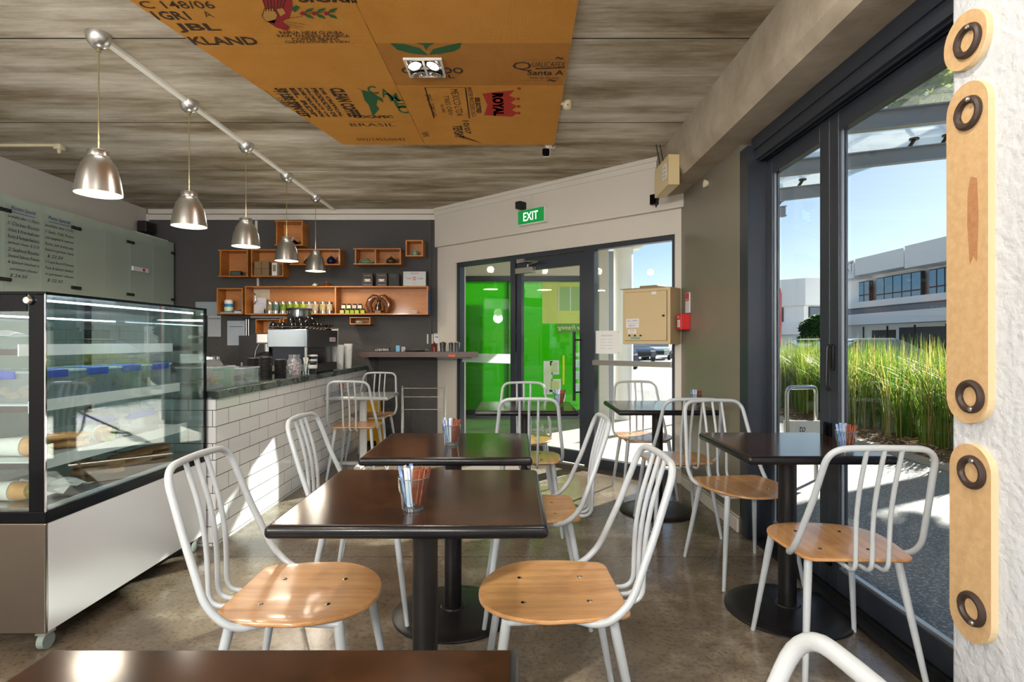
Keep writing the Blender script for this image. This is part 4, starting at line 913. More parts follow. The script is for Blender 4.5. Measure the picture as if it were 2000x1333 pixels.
for x,y in ((mx0-.1,my0+.06),(mx1-.05,my0+.06),(mx0-.1,my1-.06),(mx1-.05,my1-.06)): MB().tube([(x,y,CZ),(x,y,CZ+.03)],.018).build('foot', chrome, cm, world=True)
for y in (my0+.05,): MB().tube([(mx1-.03,y,CZ+.07),(mx1-.03,y,z0)],.014).build('support_tube', chrome, cm, world=True); MB().tube([(mx1-.06,y,CZ+.07),(mx1-.06,y,z0)],.01).build('support_tube', chrome, cm, world=True)
MB().box(mx0-.11,mx0,my0+.02,my1-.02,1.165,1.262,bev=.012).build('group_housing', chrome, cm, world=True)
for y in (5.15,5.43,5.71):
    g_ = MB().tube([(mx0-.06,y,1.08),(mx0-.06,y,1.165)],.032).build('group_head', chrome, cm, world=True)
    MB().tube([(mx0-.06,y,1.075),(mx0-.06,y,1.095)],.036).tube([(mx0-.09,y,1.08),(mx0-.2,y,1.06)],.011).build('portafilter', black_matt, g_, world=True)
for y in (my0+.05,my1-.05): MB().tube(rounded([(mx0-.09,y,1.17),(mx0-.12,y,1.12),(mx0-.14,y,1.0)],.03),.005).build('steam_wand', chrome, cm, world=True)
MB().tube(rounded([(mx0,my0,z1+.02),(mx1,my0,z1+.02),(mx1,my1,z1+.02),(mx0,my1,z1+.02)],.02),.004,6).build('cup_rail', chrome, cm, world=True)
# cups on the machine
cupb = mat('black glazed cup',(20,19,22),.12)
def make_cup(loc, rot, label, cat='cup'):
    t = thing('coffee_cup', loc, 0, label, cat, 'black cups on the espresso machine'); t.rotation_euler = rot
    MB().lathe([(0,.0),(.020,.0),(.034,.018),(.040,.055),(.0385,.055),(.032,.02),(0,.005)],n=20,cap=False).build('bowl', cupb, t)
    MB().tube([(.036+.018*math.sin(a),0,.03-.016*math.cos(a)) for a in [math.pi*k/8 for k in range(9)]],.0035,6).build('handle', cupb, t)
    return t
rn = random.Random(21); c0 = None
rows = ['front row','second row','third row','back row']
for i in range(4):
    for j in range(8):
        y = my0+.06+j*.104; x = mx0+.03+i*.085
        for lv in range(2 if (j in (1,2,3,4) and i in (1,2)) else 1):
            rot = (math.pi if j < 6 else 0, 0, rn.uniform(0,6.28)); up = .0585 if rot[0] else .0
            loc = (x+(.02 if lv else 0), y+(.03 if lv else 0), z1+.003+up+lv*.059)
            lb = 'black cup on the espresso machine, %s, %s from the viewer%s' % (rows[i], ['first','second','third','fourth','fifth','sixth','seventh','eighth'][j], ', upper layer' if lv else '')
            if c0 is None: c0 = make_cup(loc, rot, lb)
            else:
                c_ = dup(c0, loc, None, lb); c_.rotation_euler = rot
# grinder
gr_ = thing('coffee_grinder',(-2.28,6.1,CZ),0,'coffee grinder with clear bean hopper and black lid behind the espresso machine','grinder')
MB().box(-.09,.09,-.12,.12,0,.30,bev=.02).build('body', black_gloss, gr_); MB().lathe([(.05,.30),(.06,.42),(.125,.50),(.125,.62),(.12,.62),(.118,.50),(.055,.42)],cap=False,n=28).build('hopper', glass('smoked hopper',(200,205,205),3,.12,(150,150,150)), gr_)
MB().lathe([(0,.645),(.10,.645),(.132,.635),(.134,.618),(0,.618)],cap=False,n=28).build('lid', black_matt, gr_)
MB().lathe([(0,.42),(.058,.42),(.10,.48),(.08,.51),(0,.52)],cap=False).build('beans', f_choc, gr_); MB().tube([(.09,0,.2),(.16,0,.17)],.012).build('dosing_spout', chrome, gr_)
kt = thing('fridge_unit',(-3.0,6.3,0),0,'dark upright cold cupboard on the back wall left of the espresso machine','fridge')
MB().box(-3.05,-2.72,6.35,6.74,0,1.25).build('cabinet', mat('dark fridge panel',(40,41,44),.35), kt, world=True); MB().box(-3.02,-3.0,6.335,6.35,.7,.95).build('handle', steel, kt, world=True)
# ---------------- pendants
brushed = mat('spun aluminium shade',(204,204,204),.3,metal=1,bump=((3,3,120),.06,.002))
def pendant(y, label, power=5):
    t = thing('pendant_lamp',(-2.10,y,CE),0,label,'pendant lamp','aluminium pendant lamps over the counter')
    MB().lathe([(0,-.075),(.012,-.075),(.03,-.068),(.05,-.045),(.058,-.015),(.058,0),(0,0)],n=28,cap=False).build('canopy', brushed, t)
    MB().tube([(0,0,-.09),(0,0,-.07)],.01).tube([(0,0,-.60),(0,0,-.09)],.0032,8).build('cord', mat('olive cord',(128,118,82),.6), t)
    s = MB().lathe([(0,-.592),(.045,-.592),(.048,-.596),(.048,-.622),(.045,-.625),(.054,-.632),(.075,-.665),(.092,-.72),(.102,-.78),(.107,-.815),(.105,-.815),(.099,-.78),(.089,-.72),(.072,-.668),(.05,-.636),(0,-.63)],n=40,cap=False).build('shade', brushed, t)
    MB().lathe([(.104,-.8135),(.098,-.78),(.088,-.72),(.071,-.67),(.045,-.64)],n=36,cap=False).build('inner_lining', mat('white lamp lining',(245,242,235),.6), s)
    MB().lathe([(0,-.802),(.06,-.804),(.099,-.806),(.099,-.800),(0,-.797)],n=36,cap=False).build('diffuser', mat('lit opal diffuser',(255,246,230),.5,emit=((255,240,214),3.2)), t)
    lamp('pendant_glow','AREA',(0,0,-.822),power,.2,(1,.86,.68),parent=t)
    lamp('added_uplight','POINT',(0,0,-.54),1.3,.05,(1,.93,.8),parent=t)  # added uplight above the shade, brightens ceiling and conduit
    return t
for y, lb in zip((2.89,3.70,4.49,5.30,6.08),('aluminium pendant lamp nearest the viewer, largest of the five','second aluminium pendant lamp from the viewer','middle aluminium pendant lamp of the five','fourth aluminium pendant lamp, in front of the wooden boxes','farthest aluminium pendant lamp, before the back wall')): pendant(y, lb)
tr = thing('lighting_conduit',(-2.1,4.8,CE),0,'white square conduit linking the pendant lamps along the ceiling','conduit')
ys_ = [2.89,3.70,4.49,5.30,6.08,6.73]
for a, b_ in zip(ys_, ys_[1:]): MB().box(-2.118,-2.082,a+.05,b_-.05 if b_ < 6.7 else b_,CE-.022,CE,bev=.002).build('conduit_length', mat('white conduit',(248,247,242),.4), tr, world=True)
c2 = MB().box(LX,-3.62,4.50,4.525,CE-.02,CE).box(-3.62,-3.56,4.48,4.545,CE-.045,CE,bev=.01).lathe([(0,-.075),(.012,-.072),(.015,-.045)],-3.59,4.51,CE,12,cap=False).build('ceiling_sensor', mat('ivory plastic',(196,188,160),.45)); tag(c2,'ivory detector on the end of a short conduit at the left of the ceiling','detector')
sd = thing('smoke_detector',(.36,3.70,CE),0,'small white ceiling detector just right of the burlap panels','detector')
MB().lathe([(0,-.055),(.015,-.055),(.028,-.045),(.030,-.01),(.030,0),(0,0)],n=20,cap=False).build('housing', mat('ivory plastic',(196,188,160),.45), sd); MB().box(-.09,-.025,-.01,.01,-.02,0).build('conduit_stub', MATS['white conduit'], sd); MB().box(-.006,.006,-.034,-.022,-.04,-.03).build('test_led', mat('orange led',(200,90,50),.5), sd)
sc_ = thing('security_camera',(.29,4.53,CE),0,'white and black security camera under the far corner of the burlap panels','camera')
MB().lathe([(0,-.02),(.028,-.02),(.03,0),(0,0)],.0,-.02,0,18,cap=False).tube([(0,-.02,-.01),(-.01,-.03,-.05)],.012).build('mount', white_pl, sc_)
MB().box(-.045,.012,-.06,-.005,-.10,-.04,bev=.01).build('camera_body', white_pl, sc_); MB().box(-.052,.004,-.075,-.058,-.108,-.048,bev=.012).build('lens_face', black_gloss, sc_)
MB().tube([(.0,-.01,-.03),(.045,-.0,-.02),(.055,-.005,-.002)],.003,6).build('cable', white_pl, sc_)
# ---------------- wooden box shelves on the back wall
teak = woodmat('orange teak drawer', (204,132,52), (150,86,26), (2.2,2.2,14), .42, .2)
teak_b = woodmat('teak back board', (206,140,76), (164,100,46), (1.6,1.6,12), .5, .1)
YF = 6.55; YB = BY-.002
def fx(x, Y=YF): return (x-1000)*Y/F
def fz(y, Y=YF): return H+(666.5-y)*Y/F
def boxshelf(px, label, div=(), lip=True, th=.014):
    x0,x1,y0,y1 = fx(px[0]),fx(px[1]),fz(px[3]),fz(px[2])
    t = thing('box_shelf',((x0+x1)/2,YB,y0),0,label,'shelf','teak drawer boxes used as wall shelves')
    MB().box(x0-(.02 if lip else 0),x1,YF,YB,y1-th,y1,bev=.002).build('top_board', teak, t, world=True)
    MB().box(x0-(.02 if lip else 0),x1,YF,YB,y0,y0+th,bev=.002).build('bottom_board', teak, t, world=True)
    for x in (x0,x1-th): MB().box(x,x+th,YF+.001,YB,y0+th,y1-th).build('side_board', teak, t, world=True)
    for d in div: MB().box(fx(d)-th/2,fx(d)+th/2,YF+.003,YB,y0+th,y1-th).build('divider', teak, t, world=True)
    MB().box(x0+th,x1-th,YB-.008,YB,y0+th,y1-th).build('back_board', teak_b, t, world=True)
    return t, y0+th, y1
sA,zA,_ = boxshelf((539,591,431,480),'square teak box shelf highest on the back wall, holding a black teapot')
sB,zB,_ = boxshelf((429,484,488,541),'teak box shelf at far left of the back wall holding a small radio')
sC,zC,_ = boxshelf((490,553,487,541),'teak box shelf holding brown cartons and a white binder',lip=False)
sD,zD,_ = boxshelf((568,664,486,518),'low teak box shelf with a dark blue teapot, behind the farthest pendant lamps',(617,))
sE,zE,_ = boxshelf((693,783,485,517),'teak box shelf of two bays with the green and the bronze teapots',(733,))
sF,zF,_ = boxshelf((792,826,469,501),'smallest cube shaped teak box shelf at the right with a green jar',lip=False)
sG,zG,_ = boxshelf((423,474,563,614),'teak box shelf at left holding a white tub with a blue label',lip=False)
sH,zH,zHt = boxshelf((478,836,559,615),'longest teak shelf unit carrying tea tins, jars and a carving',(655,),lip=False)
sI,zI,_ = boxshelf((683,723,620,634),'tiny teak box shelf under the long unit holding a shell',lip=False,th=.009)
sJ,zJ,_ = boxshelf((499,547,624,652),'small teak box shelf half hidden behind the espresso machine',lip=False,th=.01)
sK,zK,_ = boxshelf((552,588,622,640),'small teak box shelf hidden behind the coffee cups and hopper',lip=False,th=.01)
MB().tube(rounded([(fx(489),YF+.09,fz(572)),(fx(489)+.025,YF+.07,fz(575)),(fx(489)+.03,YF+.07,fz(590)),(fx(489),YF+.09,fz(594))],.02),.006).build('drawer_handle', steel, sH, world=True)
MB().box(fx(837),fx(837)+.0015,YF+.03,YB-.03,fz(612),fz(566)).build('side_notice', mat('blue notice',(40,90,150),.6), sH, world=True)
# teapots
def teapot(name, loc, r, m, label, flat_=.75, bail=True, hm=None):
    t = thing(name, loc, 0, label, 'teapot')
    h = r*2*flat_
    MB().lathe([(0,0),(r*.55,0),(r*.62,.004),(r*.95,h*.3),(r,h*.5),(r*.85,h*.8),(r*.45,h),(0,h)],n=24,cap=False).build('body', m, t)
    MB().lathe([(r*.45,h),(r*.42,h+r*.1),(r*.12,h+r*.2),(r*.14,h+r*.35),(0,h+r*.4)],n=18,cap=False).build('lid', m, t)
    MB().tube([(r*.8,0,h*.45),(r*1.2,0,h*.65),(r*1.45,0,h*1.0)],[r*.2,r*.13,r*.08],10).build('spout', m, t)
    if bail: MB().tube([(r*.75*math.cos(a),0,h*.85+r*1.15*math.sin(a)) for a in [math.pi*k/12 for k in range(13)]],r*.06,8).build('bail_handle', hm or m, t)
    else: MB().tube([(-r*.85-r*.5*math.sin(a),0,h*.55+r*.4*math.cos(a)) for a in [math.pi*k/8 for k in range(9)]],r*.09,8).build('side_handle', hm or m, t)
    return t
navy = mat('navy glazed pottery',(18,24,62),.12); cel = mat('celadon glazed pottery',(120,160,128),.2); brz = mat('bronze pottery',(84,64,34),.3,metal=.4); cane = mat('cane handle',(190,140,80),.5)
def onf(x, zz, Y=6.64): return (fx(x,Y), Y, zz)
teapot('teapot', onf(575,zA), .045, black_gloss, 'black teapot with arched wire handle in the highest box shelf', .6, True, steel)
teapot('teapot', onf(600,zD), .040, brz, 'small brown teapot half hidden by the farthest pendant lamp', .75, True, steel)
teapot('teapot', onf(647,zD), .052, navy, 'dark blue glazed teapot with cane handle on the back wall shelf', .85, True, cane)
teapot('teapot', onf(716,zE), .062, cel, 'flat green celadon teapot in the two bay box shelf', .42, False)
teapot('teapot', onf(764,zE), .058, brz, 'bronze teapot with tall cane handle in the two bay box shelf', .62, True, cane)
gj = thing('green_jar', onf(811,zF),0,'small round green jar in the cube shaped box shelf','jar')
MB().lathe([(0,0),(.026,0),(.036,.015),(.036,.045),(.022,.058),(0,.058)],cap=False).build('body', cel, gj); MB().lathe([(.02,.058),(.02,.064),(.004,.068),(.004,.074),(0,.075)],cap=False).build('lid', cel, gj)
rd = thing('desk_radio', onf(462,zB,6.62),0,'small dark radio on the left teak box shelf','radio')
MB().box(-.066,.066,-.03,.03,0,.058,bev=.012).build('case', black_matt, rd); MB().box(-.052,.052,-.032,-.029,.01,.05,bev=.001).build('speaker_mesh', mat('grey green mesh',(70,84,78),.6), rd)
kraft = mat('kraft cardboard',(138,112,80),.8)
k_ = 0
for i,(x0,x1,z) in enumerate([(495,509,0),(510,524,0),(495.5,509,.083),(509.5,524,.083)]):
    o = MB().box(fx(x0),fx(x1),YF+.015,YF+.12,zC+z,zC+z+.081,bev=.002).build('cardboard_box', kraft); tag(o, 'small brown cardboard box, %s of the four beside the binder' % ['lower left','lower right','upper left','upper right'][i], 'box', 'brown cartons on the shelf')
bd = thing('ring_binder',onf(540,zC,6.62),0,'white ring binder standing beside the brown cartons','binder')
MB().box(-.03,.03,-.06,.08,0,.15,bev=.002).build('cover', white_pl, bd); MB().box(-.018,.018,-.0615,-.06,.05,.125).build('spine_label', mat('tan label',(150,136,104),.7), bd)
tb_ = thing('wipes_tub',onf(447,zG,6.62),0,'white plastic tub with blue and green label on the left shelf','tub')
MB().lathe([(0,0),(.046,0),(.047,.003),(.047,.125),(0,.125)],cap=False).build('body', white_pl, tb_); MB().lathe([(.047,.0),(.048,.022),(.048,.105),(.047,.108)],cap=False).build('label_band', mat('blue label',(30,130,176),.5), tb_)
MB().lathe([(.0475,.02),(.0485,.03),(.0485,.07),(.0475,.074)],cap=False).build('label_stripe', mat('pale label stripe',(214,224,190),.5), tb_); MB().lathe([(0,.158),(.036,.158),(.044,.15),(.048,.147),(.048,.125),(0,.125)],cap=False).build('lid', white_pl, tb_)
for k,(x0,x1,z,h_,c_,lb) in enumerate([(429,455,0,.012,(150,160,150),'folder of loose papers lying in the left shelf'),(456,470,0,.02,(200,206,214),'white packet with red mark lying in the left shelf'),(452,466,.022,.012,(90,100,116),'dark blue leaflet lying on the papers in the left shelf')]):
    tag(MB().box(fx(x0),fx(x1),YF+.01,YF+.13,zG+z,zG+z+h_,bev=.003).build('paper_bundle', mat('paper bundle %d'%k if False else 'bundle '+str(c_),c_,.7)), lb, 'papers')
tag(MB().box(fx(471.5),fx(472.8),YF+.01,YF+.15,zG+.0,fz(574)).build('white_folder', paper_m),'thin white folder standing against the right side of the left shelf','folder')
tag(MB().box(fx(467),fx(470),YF+.03,YF+.15,zG+.03,fz(578),bev=.003).build('plastic_sleeve', mat('grey plastic sleeve',(96,112,124),.3)),'grey plastic sleeve standing in the left shelf','folder')
# notes in long shelf
def wpaper(name, x0,x1,y0,y1,Y,label,m=paper_m,cat='paper'):
    a, b_ = fx(x0,Y), fx(x1,Y); c, d = fz(y1,Y), fz(y0,Y)
    t = thing(name,((a+b_)/2,Y,c),0,label,cat); MB().box(a,b_,Y-.0015,Y,c,d).build('sheet', m, t, world=True); return t, a, b_, c, d
def ptext(t, txt, u, v, w_, h_, m=inkgrey_m, dY=.0022, bold=0):
    o, a, b_, c, d = t; Y = o.location.y
    return text('lettering', txt, (a+(b_-a)*u, Y-dY, d-(d-c)*v), X0, Z0, (b_-a)*w_, (d-c)*h_, m, o, bold=bold)
cream = mat('cream paper',(206,196,172),.8)
t = wpaper('pinned_note',496,527,566,586,YB-.01,'cream printed note pinned inside the long shelf above the white card',cream)
for k in range(4): ptext(t,'tea menu list of today',.5,.25+.18*k,.8,.06)
t = wpaper('stand_card',496,520,582,613,YF+.10,'white card with a small red mark standing in the long shelf before the tins',mat('pale lilac card',(205,204,212),.7),'card')
ptext(t,'^',.3,.22,.16,.06,red_m); ptext(t,'scan to order',.5,.36,.5,.05); ptext(t,'thank you',.5,.86,.4,.04)
tag(MB().box(fx(481),fx(512),YF+.02,YF+.08,zH,zH+.004).build('black_pen', black_matt),'thin black strip lying at the left of the long shelf','pen')
tag(MB().lathe([(0,0),(.008,0),(.008,.04),(.003,.05),(.003,.065),(0,.065)],fx(517,6.6),6.6,zH,12,cap=False).build('small_bottle', black_gloss),'tiny dark bottle between the white card and the tins','bottle')
# tea tins
tin_m = mat('polished tin',(206,204,200),.18,metal=1)
tins = [(527,(140,126,92),'olive brown'),(539,(84,120,116),'teal'),(553,(110,140,34),'moss green'),(566,(122,152,20),'apple green'),(578.5,(146,164,24),'lime'),(592,(150,172,10),'bright lime'),(604,(170,156,134),'beige'),(616,(164,150,124),'tan'),(631,(172,156,104),'straw'),(644,(176,166,140),'cream')]
for i,(x,c_,cn) in enumerate(tins):
    t = thing('tea_tin',(fx(x,6.61),6.61,zH),0,'silver tea tin with %s label on the long teak shelf' % cn,'tin','silver tea tins on the long shelf')
    MB().lathe([(0,0),(.0345,0),(.0345,.118),(.034,.12),(.0345,.122),(.0345,.136),(.032,.138),(0,.138)],n=24,cap=False).build('can', tin_m, t)
    MB().lathe([(.0345,.035),(.0352,.036),(.0352,.108),(.0345,.109)],n=24,cap=False).build('label_band', mat('label '+cn,c_,.5), t)
    text('lettering','TEA',(0,-.0358,.095),X0,Z0,.03,.008,ink_m,t,world=False); text('lettering','loose leaf blend',(0,-.0358,.083),X0,Z0,.036,.005,ink_m,t,world=False)
jars = [(669,0,(176,178,104),'pale olive label, first of lower row'),(679,0,(140,178,48),'green label, second of lower row'),(688.5,0,(130,176,40),'green label, middle of lower row'),(698,0,(160,186,20),'lime label, fourth of lower row'),(709,0,(158,188,30),'lime label, last of lower row'),
        (672,.058,(214,208,186),'cream label, first of upper row'),(682,.058,(222,222,170),'pale yellow label, second of upper row'),(693,.058,(192,180,172),'greyish label, third of upper row'),(703.5,.058,(206,206,196),'white label, last of upper row')]
for x,z,c_,lb in jars:
    t = thing('jam_jar',(fx(x,6.61),6.61,zH+z),0,'small dark lidded square jar with '+lb,'jar','small labelled jars on the long shelf')
    MB().box(-.024,.024,-.024,.024,.0,.042,bev=.005).build('jar_body', mat('dark honey jar',(60,40,20),.15), t)
    MB().lathe([(0,.057),(.021,.057),(.022,.055),(.022,.042),(0,.042)],cap=False).build('lid', black_matt, t)
    MB().box(-.0225,.0225,-.0255,-.0245,.003,.039).build('label_patch', mat('jar label '+str(c_),c_,.6), t)
    text('lettering','Jam',(0,-.026,.022),X0,Z0,.024,.008,inkgrey_m,t,world=False)
# carving
sw = mat('varnished dark carving wood',(86,44,16),.15,coat=.8,noise=((12,12,12),(128,72,30),.2))
cv = thing('wood_carving',(fx(740,6.62),6.62,zH),0,'varnished dark wood carving of arching forms around a seated figure','carving')
MB().lathe([(0,0),(.095,0),(.1,.008),(.09,.016),(0,.016)],n=24,M=Matrix.Diagonal((1,.5,1,1)),cap=False).build('plinth', sw, cv)
for s in (-1,1):
    MB().tube([(s*.085,.0,.012),(s*.105,0,.06),(s*.122,0,.105),(s*.10,0,.155),(s*.055,0,.20),(s*.02,0,.195),(s*.01,0,.17)],[.022,.034,.038,.038,.032,.024,.012],12).build('arching_leaf', sw, cv)
MB().tube([(0,.0,.01),(0,0,.06),(0,0,.10),(0,0,.125),(0,0,.15),(0,0,.165)],[.045,.04,.026,.02,.026,.010],14).build('seated_figure', mat('near black carving',(44,26,18),.2,coat=.6), cv)
for s in (-1,1): MB().tube([(s*.045,-.02,.03),(s*.05,-.01,.08),(s*.035,0,.115)],[.022,.016,.014],10).build('robe_fold', sw, cv)
MB().box(-.034,.034,-.055,-.045,.0,.034,bev=.003).build('name_block', kraft, cv)
sm = thing('small_sign',(fx(807,6.6),6.6,zH),0,'small cream lettered block at the right end of the long shelf','sign')
MB().box(-.046,.046,-.008,.008,0,.036,bev=.002).build('block', cream, sm); text('lettering','RESERVED',(0,-.009,.02),X0,Z0,.075,.012,inkgrey_m,sm,world=False)
# on top of the long shelf
tp = teapot('teapot',(fx(615,6.62),6.62,zHt),.022,mat('white china',(226,226,222),.2),'tiny white china teapot standing on top of the long shelf',.8,False)
wb = thing('lidded_bowl',(fx(638,6.62),6.62,zHt),0,'small dark brown lidded bowl on top of the long shelf','bowl')
MB().lathe([(0,0),(.03,0),(.045,.02),(.047,.024),(0,.024)],cap=False).build('bowl', sw, wb); MB().lathe([(.047,.024),(.03,.04),(.008,.046),(.008,.054),(0,.055)],cap=False).build('lid', sw, wb)
dk = mat('dark brown packet',(52,44,40),.6,noise=((40,40,40),(84,72,66),.12))
for i,(x0,x1,lb) in enumerate([(705,726,'dark coffee packet with white cup picture, left of the two alike on the long shelf'),(732.5,754,'dark coffee packet with white cup picture, right of the two alike on the long shelf'),(757,778,'dark packet with green Espresso lettering on the long shelf')]):
    t = thing('coffee_packet',((fx(x0)+fx(x1))/2,6.62,zHt),0,lb,'packet','dark packets on top of the long shelf'); wv = (fx(x1)-fx(x0))/2
    MB().box(-wv,wv,-.02,.02,.0,.155,bev=.002).build('packet_body', dk if i < 2 else mat('plain dark packet',(42,38,36),.6), t)
    if i < 2:
        flat('cup_picture',[(.036*math.cos(a),.0-.0+.022*math.sin(a)-.0) for a in [math.pi+math.pi*k/10 for k in range(11)]],(0,-.0205,.085),X0,Z0,white_pl,t,.0006,world=False)
        flat('saucer_picture',[(.046*math.cos(a),.007*math.sin(a)) for a in [2*math.pi*k/16 for k in range(16)]],(0,-.0203,.06),X0,Z0,mat('pale grey print',(176,172,168),.6),t,.0006,world=False)
        text('lettering','coffee & chai',(0,-.0215,.02),X0,Z0,.08,.01,paper_m,t,world=False); text('lettering','roast blend',(0,-.0215,.128),X0,Z0,.08,.014,MATS['pale grey print'],t,world=False)
    else: 
        gp = mat('mint lettering',(96,150,124),.6); text('lettering','Espresso',(-.008,-.0215,.132),X0,Z0,.075,.016,gp,t,world=False); text('lettering','Range',(-.006,-.0215,.108),X0,Z0,.055,.016,gp,t,world=False)
ca = thing('framed_award',(fx(807),6.65,zHt),0,'framed silver TOP 50 CAFE award standing on the long shelf','picture frame')
wv = (fx(831)-fx(783))/2
MB().box(-wv,wv,-.01,.012,0,.188,bev=.002).build('frame', black_matt, ca); MB().box(-wv+.01,wv-.01,-.0125,-.01,.01,.178).build('award_sheet', mat('silver card',(150,152,152),.4,metal=.3), ca)
text('lettering','TOP',(-.068,-.0135,.095),X0,Z0,.058,.018,ink_m,ca,world=False); text('lettering','CAFE',(.068,-.0135,.095),X0,Z0,.066,.018,ink_m,ca,world=False)
flat('red_disc',[(.021*math.cos(a),.021*math.sin(a)) for a in [2*math.pi*k/20 for k in range(20)]],(-.004,-.0128,.095),X0,Z0,red_m,ca,.0006,world=False)
text('lettering','50',(-.004,-.0142,.095),X0,Z0,.026,.018,paper_m,ca,world=False,bold=.02); text('lettering','Metro',(-.022,-.0135,.155),X0,Z0,.038,.011,ink_m,ca,world=False,bold=.02); flat('red_tab',rect(.036,.014),(.025,-.0128,.156),X0,Z0,red_m,ca,.0006,world=False)
text('lettering','100',(.025,-.0142,.156),X0,Z0,.026,.008,paper_m,ca,world=False); text('lettering','the',(-.0,-.0135,.132),X0,Z0,.012,.008,inkgrey_m,ca,world=False); text('lettering','auckland cafes',(0,-.0135,.05),X0,Z0,.08,.009,inkgrey_m,ca,world=False); text('lettering','2016',(0,-.0135,.033),X0,Z0,.02,.007,inkgrey_m,ca,world=False)
sh = thing('sea_shell',(fx(701,6.6),6.6,zI),0,'pale ribbed shell in the tiny box shelf','shell')
MB().tube([(-.045,0,.022),(-.02,0,.024),(.01,0,.022),(.04,0,.018),(.055,0,.014)],[.004,.017,.020,.012,.002],12).build('shell_body', mat('shell',(170,160,140),.4,noise=((80,20,20),(96,84,70),.15)), sh)
o = MB().tube([(-.03,-.02,.012),(.0,-.022,.014),(.04,-.02,.01)],[.003,.007,.002],8).build('shell_lip', MATS['shell'], sh)
for (x0,x1,lb) in ((515,524,'light printed packet in the shelf behind the espresso machine, left one'),(530,541,'light printed packet in the shelf behind the espresso machine, right one')):
    tag(MB().box(fx(x0),fx(x1),YF+.1,YF+.14,zJ,fz(627.5)).build('printed_packet', mat('printed cream packet',(180,160,140),.7,noise=((60,60,60),(110,80,60),.1))), lb, 'packet')
# papers and fittings on the wall
WB = BY-.001
t = wpaper('wall_sheet',382,424,590,617,WB,'upper pale blue chart sheet on the dark wall beside the left shelf',mat('pale blue sheet',(150,164,172),.8))
for k in range(6): ptext(t,'. . . . . . . . . . . .',.5,.14+.14*k,.9,.03)
t = wpaper('wall_sheet',406,431.5,617,658,WB-.004,'printed sheet with heavy black line, overlapping below the chart sheet',mat('grey white sheet',(172,178,184),.8))
ptext(t,'-',.5,.14,.9,.03,ink_m)
for k in range(9): ptext(t,'notice of food safety rules here',.5,.24+.075*k,.8,.028)
t = wpaper('wall_sheet',444,478.5,627,675,WB,'ruled temperature log sheet on the dark wall left of the espresso machine',mat('blue grey sheet',(172,184,196),.8))
ptext(t,'-',.5,.24,.75,.02,ink_m,bold=.02); ptext(t,'TEMP LOG',.85,.08,.2,.04,ink_m); ptext(t,'daily record',.25,.1,.3,.025)
for k in range(13): ptext(t,'mon  4.1  ok   3.9  ok  jt',.5,.31+.047*k,.78,.02)
tk = MB().box(fx(499.5,BY),fx(504,BY),BY-.02,BY,fz(541,BY),fz(432,BY)).box(fx(503,BY),fx(507,BY),BY-.02,BY,fz(560,BY),fz(541,BY)); tag(tk.build('cable_trunking', trim_m),'white vertical cable trunking behind the brown cartons shelf','trunking')
tag(MB().box(fx(492,BY),fx(565,BY),BY-.03,BY-.001,fz(622,BY),fz(617,BY)).build('cable_trunking', mat('grey trunking',(150,152,152),.5)),'grey horizontal trunking just under the long teak shelf','trunking')
tag(MB().box(fx(548.5,BY),fx(550.5,BY),BY-.02,BY-.001,fz(634,BY),fz(622,BY)).build('cable_trunking', MATS['grey trunking']),'short vertical trunking between the two small shelves behind the machine','trunking')
rp = thing('wall_rail',(fx(482,6.7),6.7,1.15),0,'two slim steel rails upright on the dark wall beside the log sheet','rail')
for x in (481,485.5): MB().tube([(fx(x,6.7),6.7,fz(683,6.7)),(fx(x,6.7),6.7,fz(624,6.7))],.005,8).build('rail', steel, rp, world=True)
for y in (623,682): MB().tube([(fx(474,6.7),6.7,fz(y,6.7)),(fx(506,6.7),6.7,fz(y,6.7))],.004,8).build('cross_bar', dark_alu, rp, world=True)
sw_ = thing('light_switch',(fx(840,BY),BY,1.1),0,'white switch plate on the dark wall above the bar shelf','switch')
MB().box(fx(834,BY),fx(846,BY),BY-.01,BY,fz(672,BY),fz(653,BY),bev=.003).build('plate', mat('ivory plate',(196,194,182),.4), sw_, world=True); MB().box(fx(838.5,BY),fx(841.5,BY),BY-.014,BY-.01,fz(664,BY),fz(660,BY)).build('rocker', white_pl, sw_, world=True)
t = wpaper('wall_sheet',847,866,652,671,BY-.012,'white printed notice with black heading above the bar shelf buckets')
ptext(t,'COFFEE LOYALTY CARD',.5,.12,.9,.07,ink_m,bold=.03); ptext(t,'-',.3,.35,.35,.09,ink_m)
for k in range(4): ptext(t,'details of the offer in store',.5,.5+.11*k,.85,.04)
# ---------------- wall bar shelf
ZS = 1.07
bs = thing('bar_shelf',(-1.0,6.5,ZS),0,'dark wooden bar shelf on iron brackets left of the entry door','shelf')
walnut = woodmat('dark walnut shelf',(88,66,58),(62,46,42),(1.5,8,8),.4,.1)
e_y = lambda x: EY0-ES*x-.02
MB().prism([(-1.72,6.27),(-.375,6.27),(-.375,e_y(-.375)),(-.74,e_y(-.74)),(-.87,BY-.004),(-1.72,BY-.004)],ZS-.058,ZS).build('board', walnut, bs, world=True)
MB().box(-.83,-.45,6.29,6.32,ZS-.075,ZS-.059).build('support_plate', dark_alu, bs, world=True)
for x in (-1.60,-.80):
    MB().box(x-.012,x+.012,6.30,BY-.004,ZS-.075,ZS-.059).box(x-.012,x+.012,BY-.02,BY-.004,.45,ZS-.06).build('bracket', dark_alu, bs, world=True)
MB().box(-.70,-.625,6.265,6.2695,ZS-.056,ZS-.028).build('orange_sticker', mat('orange sticker',(206,92,30),.5), bs, world=True)
def sX(x, Y=6.36): return (x-1000)*Y/F
ct_b = thing('wire_basket',(sX(746),6.40,ZS),0,'low wire basket of white sachets on the bar shelf','basket')
MB().box(-.075,.075,-.05,.05,.002,.035,bev=.003).build('sachet_bundle', mat('white sachets bundle',(206,200,196),.7,noise=((60,60,60),(90,80,80),.1)), ct_b)
mb = MB()
